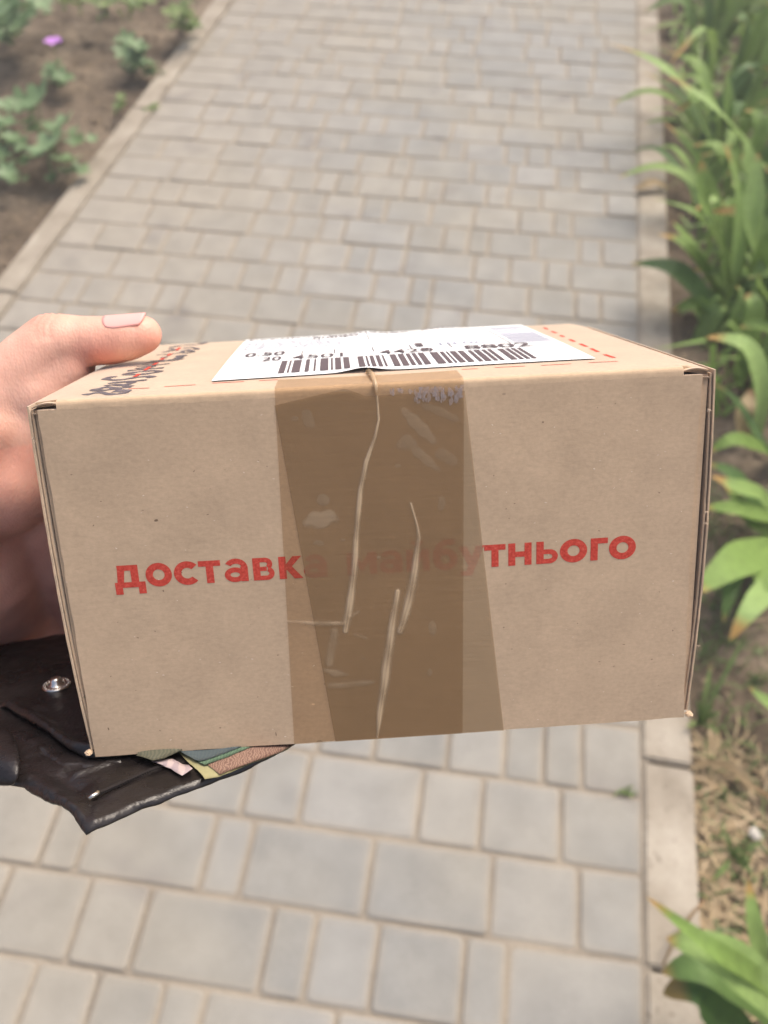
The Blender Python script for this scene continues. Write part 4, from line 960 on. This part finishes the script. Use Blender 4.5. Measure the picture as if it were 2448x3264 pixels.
clump('iris plant in the near right corner with bright leaves over the kerb', [
 ([(1350, 2500, Z), (1000, 2080, .2), (680, 1820, .3), (395, 1735, .3)], .040, M_iris, .2), ([(1350, 2480, Z), (960, 2010, .22), (640, 1780, .34), (285, 1505, .32)], .018, M_iris, .4),
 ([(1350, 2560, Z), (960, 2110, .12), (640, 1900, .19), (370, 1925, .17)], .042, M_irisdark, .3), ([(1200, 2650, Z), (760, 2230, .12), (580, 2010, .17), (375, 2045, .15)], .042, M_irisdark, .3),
 ([(950, 2000, Z), (920, 1850, .06), (870, 1600, .12), (850, 1410, .14)], .020), ([(1250, 700, Z), (1080, 480, .1), (960, 420, .14), (855, 335, .16)], .02)], KM)
rp = random.Random(21)
def random_clump(x, y, n_, h_, label, mat=None, parts=True):
    root = empty('iris_plant', label, 'iris plant', (x, y, -.02), 'iris plants along the kerb'); ang0 = rp.uniform(0, 3.14)
    for i in range(n_):
        a = ang0+rp.gauss(0, .5)+(math.pi if rp.random() < .5 else 0); L = h_*rp.uniform(.6, 1.15); lean = rp.uniform(.1, .75); b = Vector((x+rp.gauss(0, .03), y+rp.gauss(0, .03), -.03)); d = Vector((math.cos(a), math.sin(a), 0))
        P = [b, b+d*L*lean*.25+Vector((0, 0, L*.45)), b+d*L*lean*.6+Vector((0, 0, L*(.85-lean*.2))), b+d*L*lean*(1.0+.2*lean)+Vector((0, 0, L*(1.0-lean*.65)))]
        leaf('leaf', P, rp.uniform(.034, .054), mat or (M_iris if rp.random() < .6 else M_irisdark), root, .2, side=d.cross(Vector((0, 0, 1))).cross(d) if False else None, twist=rp.uniform(-.8, .8), n_=10)
ORD = ['nearest', 'second', 'third', 'fourth', 'fifth', 'sixth', 'seventh', 'eighth', 'ninth', 'tenth', 'eleventh']
near_row = [(.52, 1.78, 6, .22), (.60, 1.60, 8, .30), (.60, 1.90, 9, .32), (.56, 2.16, 8, .28), (.62, 2.42, 9, .34), (.56, 2.72, 8, .32), (.62, 3.02, 9, .38), (.56, 3.34, 9, .40), (.64, 3.66, 9, .46), (.58, 4.05, 9, .5)]
mid_row = [(.80, 1.05, 9, .32), (.76, 1.45, 9, .36), (.82, 1.82, 10, .42), (.84, 2.25, 10, .44), (.84, 2.65, 10, .46), (.86, 3.1, 10, .5), (.88, 3.55, 10, .55), (.86, 4.1, 10, .6)]
for nm, row in (('row nearest the kerb', near_row), ('second row from the kerb', mid_row)):
    for i, (x, y, n_, h_) in enumerate(row):
        random_clump(x, y, n_, h_, 'iris plant, %s to the camera, in the %s' % (ORD[i], nm))
def ground_leaf(c, r_, lobes, mat, parent, tilt=.4, cup=.25, name='leaf', seed=0, rv=1.):
    rr = random.Random(seed); n_ = lobes*6; v = [(0, 0, -cup*r_*.3)]; al_ = [0]; rot = Matrix.Rotation(rr.uniform(0, 6.28), 3, 'Z'); tl = Matrix.Rotation(rr.uniform(-tilt, tilt), 3, 'X') @ Matrix.Rotation(rr.uniform(-tilt, tilt), 3, 'Y')
    for ringi in (.5, 1):
        for i in range(n_):
            a = i/n_*math.tau; rad = r_*(1-.42*(abs(math.sin(a*lobes/2))**2 if ringi == 1 else 0)-.05*((i % 2)*ringi)); rad *= ringi*(1-.55*max(0, math.cos(a/1.)-.93)*14*0)
            z = cup*r_*(ringi**2)*.6+.08*r_*math.cos(a*lobes)*ringi; v.append((rad*math.cos(a), rad*math.sin(a), z)); al_.append(ringi*.8)
    v = [tl @ (rot @ Vector(p))+Vector(c)-parent.location for p in v]
    f = [(0, 1+i, 1+(i+1) % n_) for i in range(n_)]+[(1+i, 1+n_+i, 1+n_+(i+1) % n_, 1+(i+1) % n_) for i in range(n_)]
    me = mesh(name, v, f, True); attr(me, 'along', al_); attr(me, 'across', [0]*len(v)); obj(name, me, mat, parent)
def K6(x, y): return (x/2.074, y/2.074)
def mallow(label, specs, base, mat=M_mallow, cat='plant', name='mallow_plant'):
    b = at(*K6(*base), -.015); root = empty(name, label, cat, (b.x, b.y, -.015), 'low plants in the bare soil bed'); mb = MB()
    rs_ = random.Random(len(specs)); specs = specs+[(x+rs_.gauss(0, r_*.7), y+rs_.gauss(0, r_*.7), r_*rs_.uniform(.4, .75), max(.01, h_*rs_.uniform(.5, 1.1))) for x, y, r_, h_ in specs]
    for q, (x, y, r_, h_) in enumerate(specs):
        c = at(*K6(x, y), h_); D_ = math.hypot(c.x, c.y, c.z-H); rad = r_/2.074*D_/F*1.12
        ground_leaf(c, rad, 5, mat, root, .5, .3, seed=int(x*7+y), name='leaf')
        lo = root.location; mid = (Vector(c)+b)/2+Vector((0, 0, .02)); mb.tube([Vector((0, 0, 0)), mid-lo, Vector(c)-lo+Vector((0, 0, -.004))], .0018, 5)
    obj('stem', mb.out('stem', True), M_stem, root)
mallow('blue green mallow plant with large round leaves beside the left kerb', [(245, 650, 115, .13), (400, 820, 95, .12), (320, 960, 120, .1), (430, 1060, 95, .07), (500, 930, 60, .07), (190, 800, 55, .09), (340, 1175, 45, .03), (250, 1030, 70, .06), (470, 1130, 60, .04), (350, 870, 60, .08), (200, 700, 50, .1)], (330, 1000))
mallow('leafy mallow cut off by the left photo edge', [(30, 700, 55, .12), (40, 810, 65, .12), (70, 910, 55, .1), (120, 950, 60, .08), (50, 1130, 60, .07), (10, 1010, 55, .07), (90, 1190, 45, .04), (-60, 850, 90, .12), (-80, 1050, 90, .08), (130, 1060, 45, .05)], (20, 1040))
mallow('small dark mallow seedling on bare soil under the purple flower', [(370, 430, 50, .07), (330, 490, 50, .05), (400, 500, 60, .06), (450, 520, 45, .04), (410, 570, 40, .02), (350, 545, 38, .03), (320, 440, 30, .04)], (380, 530))
mallow('bushy light green seedling close to the left kerb', [(840, 260, 55, .1), (900, 300, 60, .1), (820, 350, 60, .08), (930, 370, 60, .07), (870, 400, 65, .06), (980, 420, 60, .05), (900, 450, 55, .04), (1000, 480, 45, .02), (820, 450, 50, .04), (770, 320, 35, .06), (950, 310, 40, .08), (880, 470, 40, .02)], (890, 430))
mallow('pale leafy plant by the far end of the left kerb', [(1130, 70, 60, .12), (1200, 60, 60, .14), (1180, 130, 65, .1), (1250, 110, 60, .1), (1220, 190, 60, .06), (1150, 180, 50, .06), (1280, 160, 45, .05), (1240, 20, 50, .12)], (1210, 180), M_weed)
mallow('dark green shrubby plant in the far left corner of the photo', [(60, 60, 110, .2), (160, 40, 90, .2), (30, 140, 100, .15), (110, 160, 90, .12), (60, 220, 80, .08), (-60, 100, 120, .2), (200, 100, 60, .12), (250, 20, 80, .18), (120, 230, 50, .05), (0, 230, 60, .06)], (70, 200))
mallow('faint sparse seedling touching the left kerb beside a joint', [(800, 640, 30, .03), (780, 700, 34, .03), (820, 690, 28, .02), (760, 740, 25, .02)], (790, 720), M_weed)
mallow('low green weeds along the far end of the left soil bed', [(450+i*62, 10+18*math.sin(i*2.1), 45+8*math.cos(i), .12) for i in range(10)], (700, 40), M_weed)
# purple flower
fb = at(*K6(370, 470), -.01); fc = at(*K6(355, 285), .16); root = empty('purple_flower', 'single purple flower on thin stem over the bare soil bed', 'flower', tuple(fb))
mb = MB(); mb.tube([Vector((0, 0, 0)), (fc-fb)*.5+Vector((.01, 0, .03)), fc-fb-Vector((0, 0, .004))], .0014, 6); obj('stem', mb.out('stem', True), M_stem, root)
for k in range(5):
    a = k/5*math.tau; v = [(0, 0, 0)]; 
    for t in np.linspace(-1, 1, 7): rr_ = .029*(1-.25*t*t); v.append((rr_*math.cos(a+t*.55), rr_*math.sin(a+t*.55), .008+.003*t*t))
    me = mesh('petal', [Vector(p)+(fc-fb) for p in v], [(0, i, i+1) for i in range(1, 7)], True); obj('petal', me, M_petal, root)

# dry straw, withered leaves, small weeds, pebbles
def scatter_blades(name, n_, reg, mat, L, w, hmax, label=None, kind='stuff', flatness=1.):
    mb = MB(); al_ = []
    for i in range(n_):
        x, y = reg(); a = rp.uniform(0, 6.28); l_ = L*rp.uniform(.4, 1.2); z = soil_h(x, y)+.003; d = Vector((math.cos(a), math.sin(a), 0)); s_ = Vector((-d.y, d.x, 0))*w*rp.uniform(.6, 1.4)/2; h_ = hmax*rp.random()
        p = Vector((x, y, z)); q = p+d*l_*.5*(flatness)+Vector((0, 0, h_)); e = p+d*l_+Vector((rp.gauss(0, .2)*l_, rp.gauss(0, .2)*l_, h_*.6))
        mb.add([p-s_, p+s_, q+s_, q-s_, e], [(0, 1, 2, 3), (3, 2, 4)]); al_ += [0, 0, .5, .5, 1]
    me = mb.out(name); attr(me, 'along', al_); attr(me, 'across', [0]*len(al_)); return obj(name, me, mat, None, kind=kind)
scatter_blades('dry_straw', 160, lambda: (KR1+.015+abs(rp.gauss(0, .05)), rp.uniform(.30, .70)), M_dead, .07, .006, .010)
scatter_blades('dry_straw', 480, lambda: (KR1+.012+abs(rp.gauss(0, .05)), rp.uniform(.25, .72)), M_straw, .05, .0018, .012)
scatter_blades('dry_straw', 500, lambda: (KR1+.01+rp.random()*.6, rp.uniform(.2, 3.5)), M_straw, .045, .0022, .008)
scatter_blades('small_grass', 700, lambda: (KR1+.02+abs(rp.gauss(0, .10)), rp.uniform(.1, 1.3)), M_weed, .035, .003, .03)
scatter_blades('ground_cover', 1800, lambda: (KR1+.07+rp.random()*.9, rp.uniform(1.5, 5.)), M_iris, .14, .014, .13)
scatter_blades('ground_cover', 700, lambda: (KL0-.25-rp.random()*1.4, rp.uniform(3.3, 6.)), M_weed, .09, .010, .07)
scatter_blades('plant_litter', 900, lambda: (KL0-.02-rp.random()*1.3, rp.uniform(.8, 4.)), M_straw, .03, .0016, .004)
mb = MB()
for i in range(1500):
    side = rp.random() < .6; x = KL0-.02-rp.random()*1.2 if side else KR1+.02+rp.random()*.7; y = rp.uniform(.1, 4.2); s_ = rp.uniform(.003, .010)*(2.2 if rp.random() < .15 else 1); z = soil_h(x, y)+s_*.2
    v = [Vector((math.cos(a)*s_*rp.uniform(.7, 1.2)*k, math.sin(a)*s_*rp.uniform(.7, 1.2)*k, h_*s_)) for k, h_ in ((.7, -.4), (1, .1), (.5, .55)) for a in np.linspace(0, math.tau, 6, endpoint=False)]
    mb.add([p+Vector((x, y, z)) for p in v], [(r_*6+k, r_*6+(k+1) % 6, (r_+1)*6+(k+1) % 6, (r_+1)*6+k) for r_ in range(2) for k in range(6)]+[tuple(range(12, 18))])
obj('soil_clods', mb.out('soil_clods'), M_soil, None, kind='stuff')
mb = MB()
for px, py in [(1900+590/2.011, 262/2.011), (1900+900/2.011, 610/2.011), (1900+740/2.011, 570/2.011), (1900+1040/2.011, 770/2.011), (1900+890/1.75, 2000+1150/1.75)]:
    p = at(px, py, .004); s_ = .011
    v = [Vector((math.cos(a)*s_*k, math.sin(a)*s_*k, h_*s_)) for k, h_ in ((.7, -.4), (1, .1), (.5, .55)) for a in np.linspace(0, math.tau, 7, endpoint=False)]
    mb.add([q+p for q in v], [(r_*7+k, r_*7+(k+1) % 7, (r_+1)*7+(k+1) % 7, (r_+1)*7+k) for r_ in range(2) for k in range(7)]+[tuple(range(14, 21))])
obj('pale_pebbles', mb.out('pale_pebbles'), M_pebble, None, kind='stuff')
# withered curled leaf lying on the kerb and one long dry blade
root = empty('withered_leaf', 'withered curled brown leaf lying on right kerb below orange tipped blade', 'dead leaf', tuple(at(*K5(300, 1200), .012)))
leaf('blade', [at(*K5(450, 1200), .012), at(*K5(370, 1170), .03), at(*K5(310, 1190), .025), at(*K5(240, 1215), .014)], .03, M_dead, root, .3)
root = empty('dry_blade', 'long dry tan leaf blade lying on the soil right of the kerb joint', 'dead leaf', tuple(at(*KM(740, 800), .0)))
leaf('blade', [at(*KM(560, 760), .004), at(*KM(740, 770), .012), at(*KM(850, 870), .012), at(*KM(1000, 960), .01)], .014, M_dead, root, .2)
root = empty('dry_blade', 'dry tan blade crossing under the bright near iris leaves', 'dead leaf', tuple(at(*KM(480, 1700), .0)))
leaf('blade', [at(*KM(370, 1890), .012), at(*KM(430, 1760), .03), at(*KM(520, 1620), .02), at(*KM(620, 1500), .01)], .006, M_dead, root, .2)
# small grassy weed at the kerb just below the parcel's right corner
b = at(*KM(570, 540), -.015); root = empty('grass_weed', 'small bright green grass weed at kerb edge under the right parcel corner', 'weed', tuple(b))
for e, h_ in (((700, 470), .03), ((690, 600), .02), ((560, 400), .05), ((610, 330), .05), ((500, 560), .02), ((660, 420), .05), ((850, 10), .08), ((640, 190), .03)):
    P = [b, (b+at(*KM(*e), h_))/2+Vector((0, 0, .012)), at(*KM(*e), h_)]; leaf('leaf', P, .008, M_weed, root, .1, n_=8)
b = at(*KM(760, 1290), -.015); root = empty('grass_weed', 'low grey green weed lying in straw beside the near kerb', 'weed', tuple(b))
for e, h_ in (((930, 1190), .02), ((640, 1420), .02), ((860, 1310), .02), ((800, 1210), .02), ((700, 1120), .02), ((880, 1390), .02)):
    P = [b, (b+at(*KM(*e), h_))/2+Vector((0, 0, .01)), at(*KM(*e), h_)]; leaf('leaf', P, .009, M_weed, root, .1, n_=8)
b = at(*KM(175, 930), .0); root = empty('moss_sprout', 'tiny green sprout growing in a paver joint by the right kerb', 'weed', tuple(b))
for k in range(6): leaf('leaf', [b, b+Vector((rp.gauss(0, .004), rp.gauss(0, .004), .008)), b+Vector((rp.gauss(0, .012), rp.gauss(0, .01), .008))], .005, M_weed, root, .1, n_=5)
b = at(*K6(1010, 730), .0); root = empty('moss_sprout', 'small moss tuft at left kerb where two stones meet', 'weed', tuple(b))
for k in range(10): leaf('leaf', [b, b+Vector((rp.gauss(0, .01), rp.gauss(0, .02), .01)), b+Vector((rp.gauss(0, .018), rp.gauss(0, .03), .008))], .008, M_weed, root, .1, n_=5)

# thin scattering volume added to stand in for washed-out lens glare
hb = MB(); hb.box((-62, -62, -1.1), (62, 62, 2.0)); hz = obj('glare_veil', hb.out('glare_veil'), None, None, kind='stuff')
hm = bpy.data.materials.new('glare_veil'); hm.use_nodes = True; hm.node_tree.nodes.remove(hm.node_tree.nodes['Principled BSDF']); pv = hm.node_tree.nodes.new('ShaderNodeVolumePrincipled')
pv.inputs['Color'].default_value = (.95, .95, .93, 1); pv.inputs['Density'].default_value = .026; pv.inputs['Anisotropy'].default_value = .3; hm.node_tree.links.new(pv.outputs[0], hm.node_tree.nodes['Material Output'].inputs['Volume']); hz.data.materials.append(hm)
